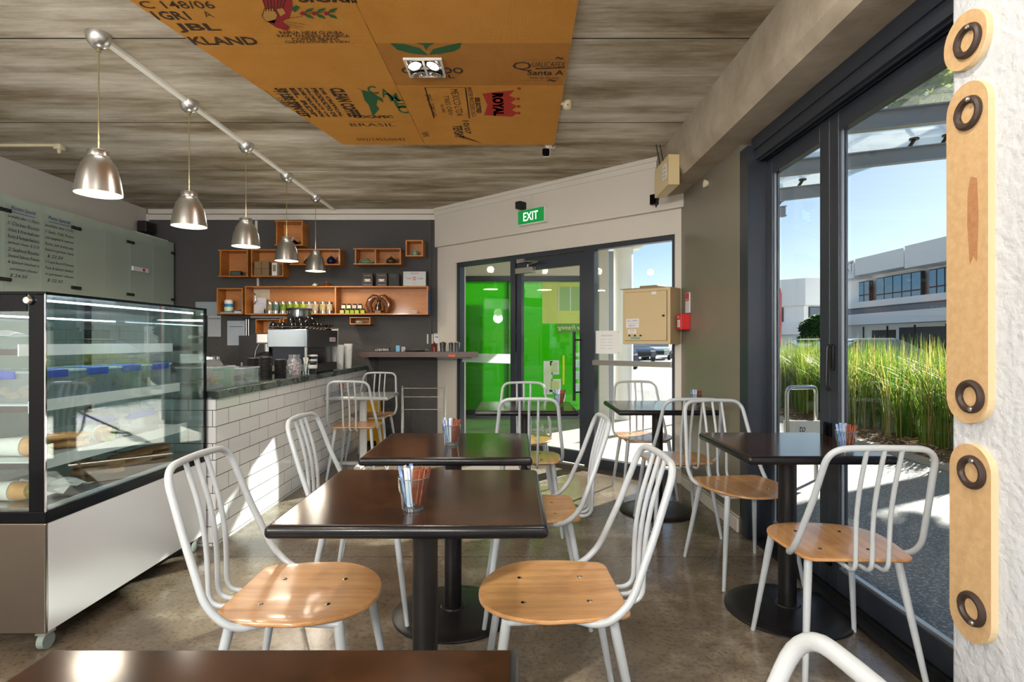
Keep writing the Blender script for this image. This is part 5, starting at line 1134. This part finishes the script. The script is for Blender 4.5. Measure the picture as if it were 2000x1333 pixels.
for z in (.006,.04): mb.tube([(-.08,-.055,z),(.08,-.055,z),(.08,.055,z),(-.08,.055,z)],.0025,6,closed=True)
for k in range(8): mb.tube([(-.08+.0228*k,-.055,.004),(-.08+.0228*k,-.055,.042)],.0015,5)
mb.build('wire_frame', dark_alu, ct_b)
tag(MB().box(sX(773),sX(781),6.36,6.375,ZS,ZS+.07,bev=.003).build('phone_card', mat('light blue card',(90,160,200),.4)),'light blue card standing on the bar shelf','card')
tag(MB().box(sX(783),sX(791),6.38,6.40,ZS,ZS+.055,bev=.004).build('tissue_pack', mat('tissue pack',(176,170,180),.5)),'small tissue packet with blue spot beside the light blue card','packet')
pl = thing('serving_plate',(sX(808),6.42,ZS),0,'flat grey serving plate in the middle of the bar shelf','plate')
MB().lathe([(0,.004),(.08,.004),(.13,.018),(.132,.016),(.09,0),(0,0)],n=28,cap=False).build('dish', mat('grey stoneware',(92,88,84),.4), pl); MB().tube([(-.05,.0,.02),(.03,.02,.03),(.07,0,.02)],.006,6).build('foil_scrap', steel, pl)
tag(MB().lathe([(0,0),(.02,0),(.026,.015),(.016,.03),(0,.034)],sX(832),6.40,ZS,14,cap=False).build('crumpled_foil', steel),'crumpled foil ball right of the plate on the bar shelf','foil')
pm_ = thing('pepper_mill',(sX(848),6.38,ZS),0,'dark red turned pepper mill on the bar shelf','pepper mill')
MB().lathe([(0,0),(.026,0),(.027,.01),(.022,.02),(.025,.04),(.018,.06),(.022,.064),(0,.066)],cap=False).build('body', mat('dark red wood',(112,24,16),.25), pm_); MB().lathe([(.018,.066),(.022,.078),(.012,.095),(.005,.10),(.007,.11),(0,.114)],cap=False).build('turning_head', MATS['dark red wood'], pm_)
for k,(x,r_,h_,lb) in enumerate([(865,.036,.10,'wide zinc bucket, left of the three at the end of the bar shelf'),(881,.026,.095,'narrow zinc bucket, middle of the three on the bar shelf'),(893,.033,.10,'zinc bucket with pale paper, right of the three on the bar shelf')]):
    t = thing('zinc_bucket',(sX(x,6.42),6.42,ZS),0,lb,'bucket','zinc buckets on the bar shelf')
    MB().lathe([(0,.003),(r_*.78,.0),(r_*.8,.004),(r_,h_),(r_*1.05,h_+.003),(r_*.96,h_),(r_*.74,.01),(0,.01)],cap=False).build('pail', mat('zinc',(132,140,146),.3,metal=.9), t)
    tag(MB().lathe([(0,.02),(r_*.8,.02),(r_*.85,h_*.95),(r_*.3,h_+.012),(0,h_+.006)],n=9,cap=False).build('sachets', sach['brown'] if k < 2 else cream, t), kind='stuff')
# ---------------- rack and wet floor sign
rk = thing('chrome_rack',(-.91,5.9,0),0,'chrome rail stand with three bars before the dark wall under the bar shelf','rack')
for x in (-1.14,-.70):
    MB().tube([(x,5.86,0),(x,5.9,.70)],.008).build('upright', chrome, rk, world=True); MB().tube([(x,5.98,0),(x,5.91,.73)],.008).build('upright', chrome, rk, world=True)
for z in (.70,.61,.48): MB().tube([(-1.14,5.9,z),(-.70,5.9,z)],.005).build('cross_bar', chrome, rk, world=True)
ws = thing('wet_floor_sign',(-1.60,6.55,0),0,'yellow folding wet floor sign leaning by the counter end','floor sign')
yel = mat('yellow plastic sign',(222,168,10),.4)
for s in (-1,1):
    M_ = Matrix.Translation((-1.60,6.50,0))@Matrix.Rotation(.12,4,'Z')@Matrix.Translation((0,s*.05,0))@Matrix.Rotation(s*-.0-.08*s*-1*-1,4,'X')
    MB().prism([(-.13,0),(-.06,0),(-.05,.06),(.05,.06),(.06,0),(.13,0),(.08,.52),(-.08,.52)],-.006,.006,M=M_@Matrix.Rotation(math.pi/2,4,'X')).build('sign_leaf', yel, ws, world=True)
text('lettering','CAUTION',(-1.60,6.436,.38),X0,Z0,.14,.03,ink_m,ws)
# ---------------- boards with rubber rings on the white pier
mdf = mat('mdf board',(184,150,106),.7,noise=((40,40,40),(200,168,124),.2)); rust = mat('brown rubber ring',(58,44,38),.5); rim_m = mat('pale mdf edge',(222,200,160),.7)
PX = 1.40
def plaque(yc, px, x0_,x1_, yt, yb, rings, label, stain=False):
    ya, yb_ = PX*F/(x1_-1000), PX*F/(x0_-1000); Ym = (ya+yb_)/2; w_ = (yb_-ya)/2
    z1_ = H+(666.5-yt)*Ym/F; z0_ = H+(666.5-yb)*Ym/F
    t = thing('pier_board',(PX,Ym,z0_),0,label,'board','rounded boards on the white pier')
    pts = []
    for k in range(17): a = math.pi*k/16; pts.append((w_*math.cos(a), z1_-w_+w_*math.sin(a)))
    for k in range(17): a = math.pi+math.pi*k/16; pts.append((w_*math.cos(a), z0_+w_+w_*math.sin(a)))
    M_ = Matrix.Translation((PX-.022,Ym,0))@Matrix((( 0,0,1),(1,0,0),(0,1,0))).to_4x4()
    mb = MB(); mb.prism(pts,0,.001,M=M_); mb.build('board_face', mdf, t, world=True)
    mb = MB(); mb.prism(pts,.001,.024,M=M_); mb.build('board_edge', rim_m, t, world=True)
    if stain:
        f1 = lambda x, y: ((PX-.0225)*F/(x-1000), H+(666.5-y)*(PX-.0225)*F/(x-1000)/F)
        mb = MB(); pp = [f1(*q) for q in ((1890,372),(1896,345),(1908,348),(1911,420),(1908,512),(1901,500),(1894,518),(1889,440))]
        mb.b.faces.new([mb.b.verts.new((PX-.0226,a,b_)) for a, b_ in pp]); mb.build('brown_stain', mat('rubbed brown stain',(160,108,70),.7,noise=((60,60,60),(176,130,88),.2)), t, world=True)
    for xr, yr in rings:
        Y_ = (PX-.022)*F/(xr-1000); z_ = H+(666.5-yr)*Y_/F
        MB().tube([(PX-.026,Y_+.040*math.cos(a),z_+.040*math.sin(a)) for a in [2*math.pi*k/28 for k in range(28)]],.011,8,closed=True).build('rubber_ring', rust, t, world=True)
        o = MB().lathe([(0,.006),(.006,.005),(.008,0)],n=10,M=Matrix.Translation((PX-.036,Y_-.012,z_+(.036 if (xr,yr)==rings[0] else -.036)))@Matrix.Rotation(-math.pi/2,4,'Y'),cap=False).build('screw', steel, t, world=True)
plaque(0,0,1857,1941,25,134,[(1892,80)],'round board with one rubber ring highest on the white pier')
plaque(0,0,1862,1944,162,827,[(1893,221),(1897,775)],'long rounded board with rubber rings at both ends and a brown stain', True)
plaque(0,0,1868,1950,868,1253,[(1900,923),(1900,1190)],'shorter rounded board with two rubber rings lowest on the white pier')
# ---------------- outside
agg = mat('exposed aggregate paving',(120,120,120),.6,noise=((55,55,55),(176,174,170),.1,[(.5,(96,96,98))])); asphalt = mat('grey asphalt',(118,118,118),.85,noise=((20,20,20),(146,146,144),.2)); pave = mat('pale paving',(160,153,141),.6,noise=((6,6,6),(178,171,158),.3))
struct('ground', MB().box(-60,160,-40,170,-.30,-.22), asphalt)
struct('path', MB().prism([(1.62,-3),(4.05,-3),(4.05,14),(3.0,14),(1.62,5.3)],-.22,-.02), agg)
struct('paving', MB().prism([(1.62,EY0-ES*1.62+.04),(3.0,14),(-4,14),(-4,8.6),(-.88,BY+.1)],-.22,-.015), pave)
struct('trim_7', MB().box(4.05,4.13,-3,14,-.22,.03), mat('concrete kerb',(150,146,138),.8))
mulch_m = mat('bark mulch',(104,72,48),.9,noise=((26,26,26),(160,120,84),.12,[(.5,(70,46,30))]),bump=(30,1,.03))
struct('mulch_bed', MB().box(4.13,7.4,-3,14,-.22,.0), mulch_m)
rn = random.Random(3); mb = MB()
for k in range(1500):
    x = 4.15+rn.random()**1.5*1.2; y = rn.uniform(3.5,12.5); a = rn.uniform(0,3.14); l = rn.uniform(.015,.045); w_ = rn.uniform(.004,.012); z = .002+rn.uniform(0,.02); c_, s_ = math.cos(a), math.sin(a); t_ = rn.uniform(-.012,.012)
    mb.quad((x-c_*l-s_*w_,y-s_*l+c_*w_,z),(x+c_*l-s_*w_,y+s_*l+c_*w_,z+t_),(x+c_*l+s_*w_,y+s_*l-c_*w_,z+t_+.004),(x-c_*l+s_*w_,y-s_*l-c_*w_,z+.004))
o = mb.build('mulch_chips', mat('bark chips',(150,104,66),.9,noise=((8,8,8),(206,170,124),.12)), smooth=False); tag(o,'loose bark chips scattered under the strappy grass hedge','mulch',kind='stuff')
# strappy grass, one mass nobody could count
gm = bpy.data.materials.new('strappy grass'); gm.use_nodes = True; n = gm.node_tree; L = n.links.new; b = n.nodes['Principled BSDF']; b.inputs['Roughness'].default_value = .45
gi = n.nodes.new('ShaderNodeNewGeometry'); cr = n.nodes.new('ShaderNodeValToRGB'); cr.color_ramp.elements[0].color = lin((64,100,30)); cr.color_ramp.elements[1].color = lin((178,176,70)); q = cr.color_ramp.elements.new(.6); q.color = lin((110,150,44)); q = cr.color_ramp.elements.new(.92); q.color = lin((190,168,96))
tl = n.nodes.new('ShaderNodeBsdfTranslucent'); mx = n.nodes.new('ShaderNodeMixShader'); mx.inputs[0].default_value = .5; out = [x for x in n.nodes if x.type == 'OUTPUT_MATERIAL'][0]
L(gi.outputs['Random Per Island'], cr.inputs[0]); L(cr.outputs[0], b.inputs['Base Color']); L(cr.outputs[0], tl.inputs[0]); L(b.outputs[0], mx.inputs[1]); L(tl.outputs[0], mx.inputs[2]); L(mx.outputs[0], out.inputs[0])
mb = MB(); clumps = []
for k in range(300): clumps.append((rn.uniform(4.75,6.6), rn.uniform(4.6,13.0)))
for cx, cy in clumps:
    for j in range(46):
        a = rn.uniform(0,6.283); L_ = rn.uniform(.8,1.35); lean = rn.uniform(.05,.75)**1.2; w_ = rn.uniform(.005,.010); bx_ = cx+rn.uniform(-.1,.1); by_ = cy+rn.uniform(-.1,.1)
        dx, dy = math.cos(a), math.sin(a); px_, py_ = -dy*w_, dx*w_; prev = None
        for s in range(5):
            f = s/4; r_ = lean*f*f*L_*.8; z = L_*f*(1-.45*lean*f*f); ww = (1-f)**.6 if s < 4 else .05
            cur = (mb.b.verts.new((bx_+dx*r_-px_*ww,by_+dy*r_-py_*ww,z)), mb.b.verts.new((bx_+dx*r_+px_*ww,by_+dy*r_+py_*ww,z)))
            if prev: mb.b.faces.new((prev[0],prev[1],cur[1],cur[0]))
            prev = cur
me = bpy.data.meshes.new('grass_hedge'); mb.b.to_mesh(me); mb.b.free(); me.materials.append(gm); o = bpy.data.objects.new('grass_hedge', me); C.objects.link(o)
tag(o,'long bed of tall green and yellow strappy grass outside the folding glass doors','grass',kind='stuff')
# bike hoop with board
bh = thing('bike_hoop',(2.5,4.9,0),0,'stainless tubular hoop with a small white board on the path outside','bike stand')
ssm = mat('satin stainless tube',(190,188,184),.22,metal=1)
x0_, x1_ = pY(1537,0,4.75).x, pY(1594,0,4.95).x
MB().tube(rounded([(x0_,4.75,-.02),(x0_,4.75,.80),(x1_,4.95,.79),(x1_,4.95,-.02)],.06,6),.018,14).build('tube_hoop', ssm, bh, world=True)
MB().box(x0_+.02,x1_-.02,4.84,4.855,.22,.51).build('board', mat('white sign board',(214,210,202),.6), bh, world=True); text('lettering','to',((x0_+x1_)/2,4.838,.44),X0,Z0,.05,.05,ink_m,bh,shear=.3)
# canopy of steel beams and glass
cn = thing('glass_canopy',(1.7,5.5,2.7),0,'glass street canopy on galvanised steel beams above the folding doors','canopy')
galv = mat('galvanised steel',(150,156,164),.4,metal=.7)
def beam(y, x1):
    sl = .11; mb = MB()
    def P(x, dz): return 2.72+(x-1.6)*sl+dz
    for dz0,dz1,hw in ((0,.012,.04),(.138,.15,.04),(.012,.138,.005)):
        a = [(1.64,P(1.64,dz0)),(x1,P(x1,dz0)),(x1,P(x1,dz1)),(1.64,P(1.64,dz1))]
        f1 = [mb.b.verts.new((x,y-hw,z)) for x,z in a]; f2 = [mb.b.verts.new((x,y+hw,z)) for x,z in a]
        mb.b.faces.new(f1); mb.b.faces.new(list(reversed(f2)))
        for i in range(4): mb.b.faces.new((f1[i],f1[(i+1)%4],f2[(i+1)%4],f2[i]))
    bo = mb.build('steel_beam', galv, cn, world=True)
    for x in (x1-.12,x1-.45):
        MB().tube([(x,y,P(x,.15)),(x+.05,y,P(x+.05,.22))],.018,8).tube([(x+.05,y,P(x+.05,.22)),(x+.05,y,P(x+.05,.235))],.045,12).build('glass_clamp', dark_alu, bo, world=True)
bs_ = [(3.3,5.1),(4.5,4.7),(5.7,4.43),(6.95,3.95),(8.15,3.92)]
for y, x1 in bs_: beam(y, x1)
cg = glass('canopy glass',(246,250,249),.8,.12,(225,232,228))
for (y0,x0_),(y1,x1_) in zip(bs_, bs_[1:]):
    mb = MB(); z = lambda x: 2.72+(x-1.6)*.11+.235
    lo = [mb.b.verts.new(p_) for p_ in ((1.7,y0+.01,z(1.7)),(x0_+.25,y0+.01,z(x0_+.25)),(x1_+.25,y1-.01,z(x1_+.25)),(1.7,y1-.01,z(1.7)))]
    hi = [mb.b.verts.new((v.co.x,v.co.y,v.co.z+.012)) for v in lo]
    mb.b.faces.new(lo); mb.b.faces.new(hi)
    for i in range(4): mb.b.faces.new((lo[i],lo[(i+1)%4],hi[(i+1)%4],hi[i]))
    mb.build('glass_pane', cg, cn, world=True)
# parapet / facade above doors outside
struct('wall_facade', MB().box(1.62,1.78,-3,4.8,2.405,5.2), mat('painted facade',(196,192,184),.7))
# ---------------- entry alcove with green shop window
GY = 8.85
gw = glass('green film glass',(120,200,60),1.1,.5,(76,160,24))
shopf = thing('shop_window',(0,GY,0),0,'neighbouring shop window covered in bright green film beyond the entry door','shop window')
MB().box(-2.4,1.22,GY,GY+.012,.12,2.12).build('green_glass', gw, shopf, world=True)
MB().box(-2.4,1.22,GY-.03,GY+.05,2.12,2.20).box(-2.4,1.22,GY-.03,GY+.05,.04,.12).box(1.20,1.26,GY-.03,GY+.05,.0,2.2).box(-.08,-.04,GY+.012,GY+.05,.12,2.12).build('frame', frame_m, shopf, world=True)
o = MB().box(-2.4,1.26,GY-.02,GY+.2,-.1,.04)
struct('wall_plinth', o, mat('plinth grey',(110,114,118),.6))
struct('wall_alcove', MB().box(-2.4,1.26,GY-.02,GY+.1,2.20,3.1), mat('cream fascia',(216,210,196),.6))
struct('wall_alcove_left', MB().box(-2.5,-2.4,6.9,GY+.1,-.1,3.0), white_wall)
struct('ceiling_soffit', MB().prism([(-2.4,6.9),(-1.0,6.9),(.85,6.5),(1.9,7.8),(2.0,8.95),(1.2,GY+.1),(-2.4,GY+.1)],2.62,2.7), mat('soffit white',(232,230,224),.7))
lamp('shop_fill','AREA',(0,GY+.9,2.9),25,1.2,(1,1,.95))  # added lamp, lights the green film from behind
struct('wall_pillar', MB().box(1.32,1.46,8.6,8.9,-.1,2.62), white_wall)
tag(MB().box(1.47,1.54,8.62,8.65,-.02,2.55).build('metal_strip', galv),'galvanised flat strip fixed between the white pillar and column outside','strip')
tag(MB().lathe([(.15,-.02),(.15,2.62)],1.72,8.8,0,32).build('round_column', mat('white column',(248,248,246),.5)),'round white column outside the right pane of the entry','column')
# reflections in the green window, built as boards and pictures on its face
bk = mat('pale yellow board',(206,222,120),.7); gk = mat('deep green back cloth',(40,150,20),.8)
struct('wall_shop_back', MB().box(-2.4,1.2,GY+1.6,GY+1.7,-.1,3), mat('bright green shop wall',(100,180,40),.8))
pbd = thing('reflection_board',(.9,GY+.3,1.5),0,'pale board standing in for a building reflected in the green glass','board')
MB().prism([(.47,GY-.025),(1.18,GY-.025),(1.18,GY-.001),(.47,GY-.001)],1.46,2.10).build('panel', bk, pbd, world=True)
MB().box(.72,1.18,GY-.029,GY-.025,1.66,2.03).build('reflected_window', mat('window green',(150,190,120),.3), pbd, world=True)
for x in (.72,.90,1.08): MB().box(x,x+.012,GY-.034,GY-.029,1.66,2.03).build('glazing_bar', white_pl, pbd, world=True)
fb_ = thing('reflected_sign',(.9,GY+.25,1.36),0,'green board with reversed Framing lettering standing in for a reflected sign','sign')
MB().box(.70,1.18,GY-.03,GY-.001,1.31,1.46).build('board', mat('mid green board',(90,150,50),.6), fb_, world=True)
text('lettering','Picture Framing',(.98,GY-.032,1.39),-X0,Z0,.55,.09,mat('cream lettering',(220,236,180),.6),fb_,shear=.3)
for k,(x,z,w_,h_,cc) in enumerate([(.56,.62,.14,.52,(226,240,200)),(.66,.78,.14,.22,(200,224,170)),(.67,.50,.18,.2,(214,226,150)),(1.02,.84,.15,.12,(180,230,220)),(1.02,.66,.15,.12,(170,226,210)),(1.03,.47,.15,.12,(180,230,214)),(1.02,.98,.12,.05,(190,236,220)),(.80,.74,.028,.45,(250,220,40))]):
    fr_ = thing('reflected_picture',(x,GY+.2,z),0,['tall pale poster','upper white framed picture','lower framed picture with yellow sky','second postcard picture','third postcard picture','lowest postcard picture','small top postcard','narrow yellow ruler strip'][k]+' standing in for a reflection on the green window','picture','built reflections on the green shop window')
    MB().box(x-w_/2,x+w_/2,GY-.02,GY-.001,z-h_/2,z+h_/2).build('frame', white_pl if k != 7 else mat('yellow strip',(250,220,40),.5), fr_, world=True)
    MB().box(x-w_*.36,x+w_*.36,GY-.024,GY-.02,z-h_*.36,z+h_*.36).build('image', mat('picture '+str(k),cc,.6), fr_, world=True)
# ---------------- white office buildings across the road
bw = mat('white painted office wall',(246,246,248),.6); bgl = glass('office window glass',(120,140,160),4); bdk = mat('dark office interior',(40,46,56),.4); bfr = mat('black window frame',(20,22,26),.4); bnd = mat('blue grey band',(128,136,152),.6)
FX = 29.5; GZ = -.22
ob = thing('office_building',(FX,45,GZ),0,'white two storey office building across the road with TEXT sign','building')
def bY(x): return FX*F/(x-1000)
def bz(x, y): return H+(666.5-y)*bY(x)/F
Ya, Yb = bY(1672), 28.0
def bbox(y0,y1,z0,z1,d0,d1,name,m): return MB().box(FX-d0,FX+d1,y0,y1,z0,z1).build(name,m,ob,world=True)
bbox(Yb,52,GZ,7.3,-.6,10,'main_wall',bw)
ztop = bz(1858,466)
def blk(xa,xb,y_t_b,y_b_b,name='parapet_block',d=.9):
    z1_ = bz(xb,y_t_b); z0_ = bz(xb,y_b_b); return bbox(bY(xb),bY(xa),z0_,z1_,d,1,name,bw)
blk(1640,1689,508,543); b2 = blk(1691,1789,484,521,d=.9); b3 = blk(1791,2060,469-59,515-38,d=.9) if False else bbox(28,bY(1791),bz(1856,513),bz(1856,466),.9,1,'parapet_block',bw)
text('lettering','TEXT',(FX-.905,(bY(1662)+bY(1683))/2,bz(1680,522)),-Y0,Z0,2.1,.75,inkgrey_m,ob); text('lettering','SCHOOL OF MUSIC',(FX-.905,(bY(1662)+bY(1683))/2,bz(1680,533)),-Y0,Z0,1.9,.28,mat('pale grey sign ink',(196,198,202),.7),ob)
bbox(28,52,bz(1800,592),bz(1800,579),.8,1,'sill_band',bw); bbox(28,52,bz(1800,607),bz(1800,593),.2,1,'grey_band',bnd); bbox(28,52,bz(1800,630),bz(1800,606),.8,1,'lower_band',bw)
def owin(xa,xb,yt,yb,n_,tr=.6):
    xm = xb; y0_, y1_ = bY(xb), bY(xa); z1_, z0_ = bz(xb,yt), bz(xb,yb)
    f_ = MB().box(FX+.02,FX+.3,y0_,y1_,z0_,z1_).build('window', bfr, ob, world=True)
    st = (y1_-y0_)/n_
    mb = MB()
    for k in range(n_):
        zz = z0_+(z1_-z0_)*.38
        mb.box(FX-.0,FX+.04,y0_+st*k+.06,y0_+st*(k+1)-.06,z0_+.07,zz-.05); mb.box(FX-.0,FX+.04,y0_+st*k+.06,y0_+st*(k+1)-.06,zz+.05,z1_-.07)
    mb.build('pane', mat('reflective window pane',(120,148,178),.08,metal=.75), f_, world=True)
owin(1677,1698,548,592,2); owin(1711,1799,529,588,5); owin(1814,1862,519,578,3)
def gwin(xa,xb,yt,name='shopfront_window'): bbox(bY(xb),bY(xa),GZ+.3,bz((xa+xb)/2,yt),-.55,.9,name,bdk) 
gwin(1742,1870,638); gwin(1690,1735,645)
for k in range(7):
    yy = 30+k*3.1
    MB().box(FX+.52,FX+.62,yy,yy+.12,GZ+.3,2.4).build('mullion', bfr, ob, world=True)
ob2 = thing('office_building',(36,62,GZ),0,'lower white office building with cut corner farther along the road','building')
MB().prism([(26,66),(31.2,60.5),(46,60.5),(46,75),(26,75)],5.0,7.9).build('parapet', bw, ob2, world=True)
MB().prism([(26.6,66.3),(31.4,61.2),(46,61.2),(46,75),(26.6,75)],GZ,5.0).build('main_wall', bw, ob2, world=True)
MB().prism([(26,66),(31.2,60.5),(46,60.5),(46,61.4),(31.6,61.4),(26.6,66.6)],1.9,3.2).build('mid_band', bw, ob2, world=True)
for x0_,x1_,yw in ((31.9,41,61.1),):
    w_ = MB().box(x0_,x1_,yw,yw+.2,3.3,4.9).build('window', bfr, ob2, world=True); mb = MB()
    for k in range(5): mb.box(x0_+.1+k*1.8,x0_+1.75+k*1.8,yw-.04,yw,3.4,4.8)
    mb.build('pane', mat('dim window pane',(60,72,88),.1,metal=.6), w_, world=True)
w_ = MB().prism([(27.3,65.4),(29.9,62.65),(30.1,62.9),(27.5,65.6)],3.3,4.9).build('window', bfr, ob2, world=True)
MB().box(26.9,30.5,61.15+2,61.9+2.0,GZ,1.8).build('shopfront_window', bdk, ob2, world=True)
# ---------------- red feather flag, street sign, little tree
fl = thing('feather_flag',(11.4,24.3,GZ),0,'tall red feather flag with white lettering across the grass','flag')
fxw = pY(1523,0,24).x
MB().tube([(fxw-.16,24.3,GZ),(fxw-.14,24.3,3.4)],.03,8).build('pole', steel, fl, world=True)
redf = mat('red flag cloth',(206,44,40),.7)
MB().prism([(-.14,.3),(.14,.4),(.22,2.0),(.22,3.2),(.16,3.45),(.02,3.42),(-.10,3.0)],-.006,.006,M=Matrix.Translation((fxw,24.28,0))@Matrix.Rotation(math.pi/2,4,'X')).build('flag_cloth', redf, fl, world=True)
text('lettering','OPEN FOR LEASE',(fxw+.05,24.265,1.75),Z0,-X0,2.4,.14,paper_m,fl)
sg2 = thing('street_sign',(5.3,10.6,0),0,'grey street name blades on a post seen at the edge of the first glass door','sign')
MB().tube([(pY(1496,0,10.5).x,10.5,0),(pY(1496,0,10.5).x,10.5,2.95)],.03).build('post', galv, sg2, world=True)
for y0_,y1_,xx in ((489,505,1510),(508,530,1509),(538,554,1517)): MB().box(pY(1490,0,10.4).x,pY(xx,0,10.4).x,10.44,10.47,fz(y1_,10.4),fz(y0_,10.4),bev=.01).build('name_blade', mat('grey sign blade',(120,124,130),.4,metal=.5), sg2, world=True)
def leafmat(name, c1, c2):
    m = mat(name, c1, .5); n = m.node_tree; L = n.links.new; b = n.nodes['Principled BSDF']; g = n.nodes.new('ShaderNodeNewGeometry'); cr = n.nodes.new('ShaderNodeValToRGB'); cr.color_ramp.elements[0].color = lin(c1); cr.color_ramp.elements[1].color = lin(c2)
    t = n.nodes.new('ShaderNodeBsdfTranslucent'); x = n.nodes.new('ShaderNodeMixShader'); x.inputs[0].default_value = .5; o = [q for q in n.nodes if q.type == 'OUTPUT_MATERIAL'][0]
    L(g.outputs['Random Per Island'], cr.inputs[0]); L(cr.outputs[0], b.inputs['Base Color']); L(cr.outputs[0], t.inputs[0]); L(b.outputs[0], x.inputs[1]); L(t.outputs[0], x.inputs[2]); L(x.outputs[0], o.inputs[0]); return m
def crown(name, blobs, n_, size, m, parent, seed=1):
    rn = random.Random(seed); mb = MB(); tot = sum(b_[3]**2 for b_ in blobs)
    for cx, cy, cz_, r_ in blobs:
        for k in range(int(n_*r_**2/tot)):
            u = Vector((rn.gauss(0,1),rn.gauss(0,1),rn.gauss(0,1))).normalized()*r_*rn.uniform(.55,1); p_ = Vector((cx,cy,cz_))+Vector((u.x,u.y,u.z*.75))
            a = Vector((rn.gauss(0,1),rn.gauss(0,1),rn.gauss(0,.6))).normalized(); c_ = a.cross(Vector((rn.gauss(0,1),rn.gauss(0,1),rn.gauss(0,1)))).normalized(); s_ = size*rn.uniform(.6,1.2)
            mb.b.faces.new([mb.b.verts.new(v) for v in (p_-a*s_, p_+c_*s_*.35, p_+a*s_, p_-c_*s_*.35)])
    return mb.build(name, m, parent, world=True, smooth=False)
tr1 = thing('street_tree',(10.0,9.4,GZ),0,'large tree with dark forked trunk and yellow green leaves over the canopy','tree')
bark = mat('dark rough bark',(86,76,70),.9,noise=((6,6,20),(128,118,108),.2))
MB().tube([(10.8,9.2,GZ),(10.4,9.3,1.4),(9.6,9.6,2.8),(8.4,9.9,4.4),(7.62,10.0,5.5),(7.2,10.0,6.2),(6.9,10.1,8.4)],[.32,.28,.24,.2,.17,.14,.08],14).build('trunk', bark, tr1, world=True)
MB().tube([(9.6,9.6,2.8),(10.4,9.9,5.0),(10.9,10.2,7.0)],[.18,.14,.07],10).tube([(8.3,9.9,4.5),(7.3,9.2,4.9),(6.1,8.55,4.9)],[.08,.05,.02],8).build('branch', bark, tr1, world=True)
TREE_BLOBS = [(9.5, 9.7, 5.95, 1.1), (10, 10.7, 6.15, 1.0), (9.4, 11.0, 6.25, 0.8), (8.9, 9.1, 5.75, 0.8), (10.6, 9.8, 6.55, 1.1), (8.6, 8.4, 5.35, 0.7), (9.3, 9.5, 7.45, 1.15), (9.9, 9.9, 8.35, 1.2), (8.9, 8.7, 6.55, 1.0), (9.6, 8.9, 7.05, 1.1), (10.4, 9.3, 7.95, 1.2), (9.6, 8.2, 6.65, 1.0), (8.3, 9.2, 7.05, 0.7), (6.35, 8.6, 4.95, 0.42), (5.8, 8.5, 4.85, 0.3)]
crown('foliage', TREE_BLOBS, 18000, .14, leafmat('yellow green leaves',(96,130,30),(190,200,60)), tr1, 5)
tr2 = thing('street_shrub',(26.5,50,GZ),0,'dark green small tree before the lower office building','tree')
MB().tube([(26.5,50,GZ),(26.6,50,2.6)],[.15,.08]).build('trunk', bark, tr2, world=True); crown('foliage',[(26.6,50,2.3,1.3),(26.2,50,1.2,1.1),(27.0,50,2.9,.9)],2500,.28,leafmat('dark green leaves',(44,66,40),(84,110,64)),tr2,9)
# ---------------- cars
def car(loc, rz, paint, label, s=1.0):
    t = thing('parked_car', loc, rz, label, 'car', 'cars parked across the road')
    P_ = [(-2.2,.35),(-2.25,.75),(-2.1,.95),(-1.3,1.02),(1.0,1.0),(2.0,.88),(2.25,.7),(2.25,.35)]
    def body(prof, w0, w1, name, m, zs=1):
        mb = MB(); A = [mb.b.verts.new((x,-(w0 if z < .9 else w1),z)) for x,z in prof]; B_ = [mb.b.verts.new((x,(w0 if z < .9 else w1),z)) for x,z in prof]
        mb.b.faces.new(A); mb.b.faces.new(list(reversed(B_)))
        for i in range(len(prof)): mb.b.faces.new((A[i],A[(i+1)%len(prof)],B_[(i+1)%len(prof)],B_[i]))
        bmesh.ops.bevel(mb.b, geom=list(mb.b.edges), offset=.05, segments=2, affect='EDGES')
        return mb.build(name, m, t, smooth=True)
    body(P_,.9,.86,'body',paint); body([(-1.55,.98),(-1.0,1.42),(.1,1.45),(1.05,.98)],.8,.8,'glasshouse',mat('car glass',(120,136,150),.05,metal=.4)); body([(-1.05,1.40),(-.9,1.46),(.05,1.485),(.2,1.43)],.66,.66,'roof',paint)
    for x in (-1.4,1.4):
        for y in (-.86,.86): MB().tube([(x,y-.1,.32),(x,y+.1,.32)],.32,20).build('wheel', black_matt, t)
    MB().box(2.2,2.28,-.55,.55,.42,.68,bev=.03).build('grille', bfr, t)
    for y in (-.66,.66): MB().box(2.1,2.24,y-.18,y+.18,.7,.82,bev=.03).build('headlight', chrome, t)
    return t
cb = mat('blue grey car paint',(84,96,116),.2,metal=.4,coat=1); cw = mat('white car paint',(226,228,232),.2,coat=1); cs_ = mat('silver car paint',(184,188,196),.2,metal=.5,coat=1); cm_ = mat('maroon car paint',(150,120,124),.2,coat=1)
car((9.1,14.2,GZ),0,cs_,'silver car whose roof shows above the tall grass at the right')
car((9.2,17.5,GZ),math.pi,cm_,'pale maroon car whose roof shows through the grass by the door handle')
car((8.7,40,GZ),-math.pi/2,cb,'blue grey car facing the cafe under the alarm cabinet')
car((11.3,44,GZ),-math.pi/2-.3,cw,'white car right of the blue grey one under the alarm cabinet')
car((14.6,48.5,GZ),-math.pi/2-.3,cw,'farther white car at the right edge below the alarm cabinet')
car((5.3,30,GZ),-math.pi/2,cb,'dark car half hidden by the white column')
for k,(x,y) in enumerate(((3.1,19),(4.3,19.5),(5.6,20),(3.8,15.5),(5.0,16))): struct('trim_%d'%(10+k), MB().box(x,x+.5,y,y+.08,GZ,GZ+.006), mat('yellow road paint',(220,190,90),.7))
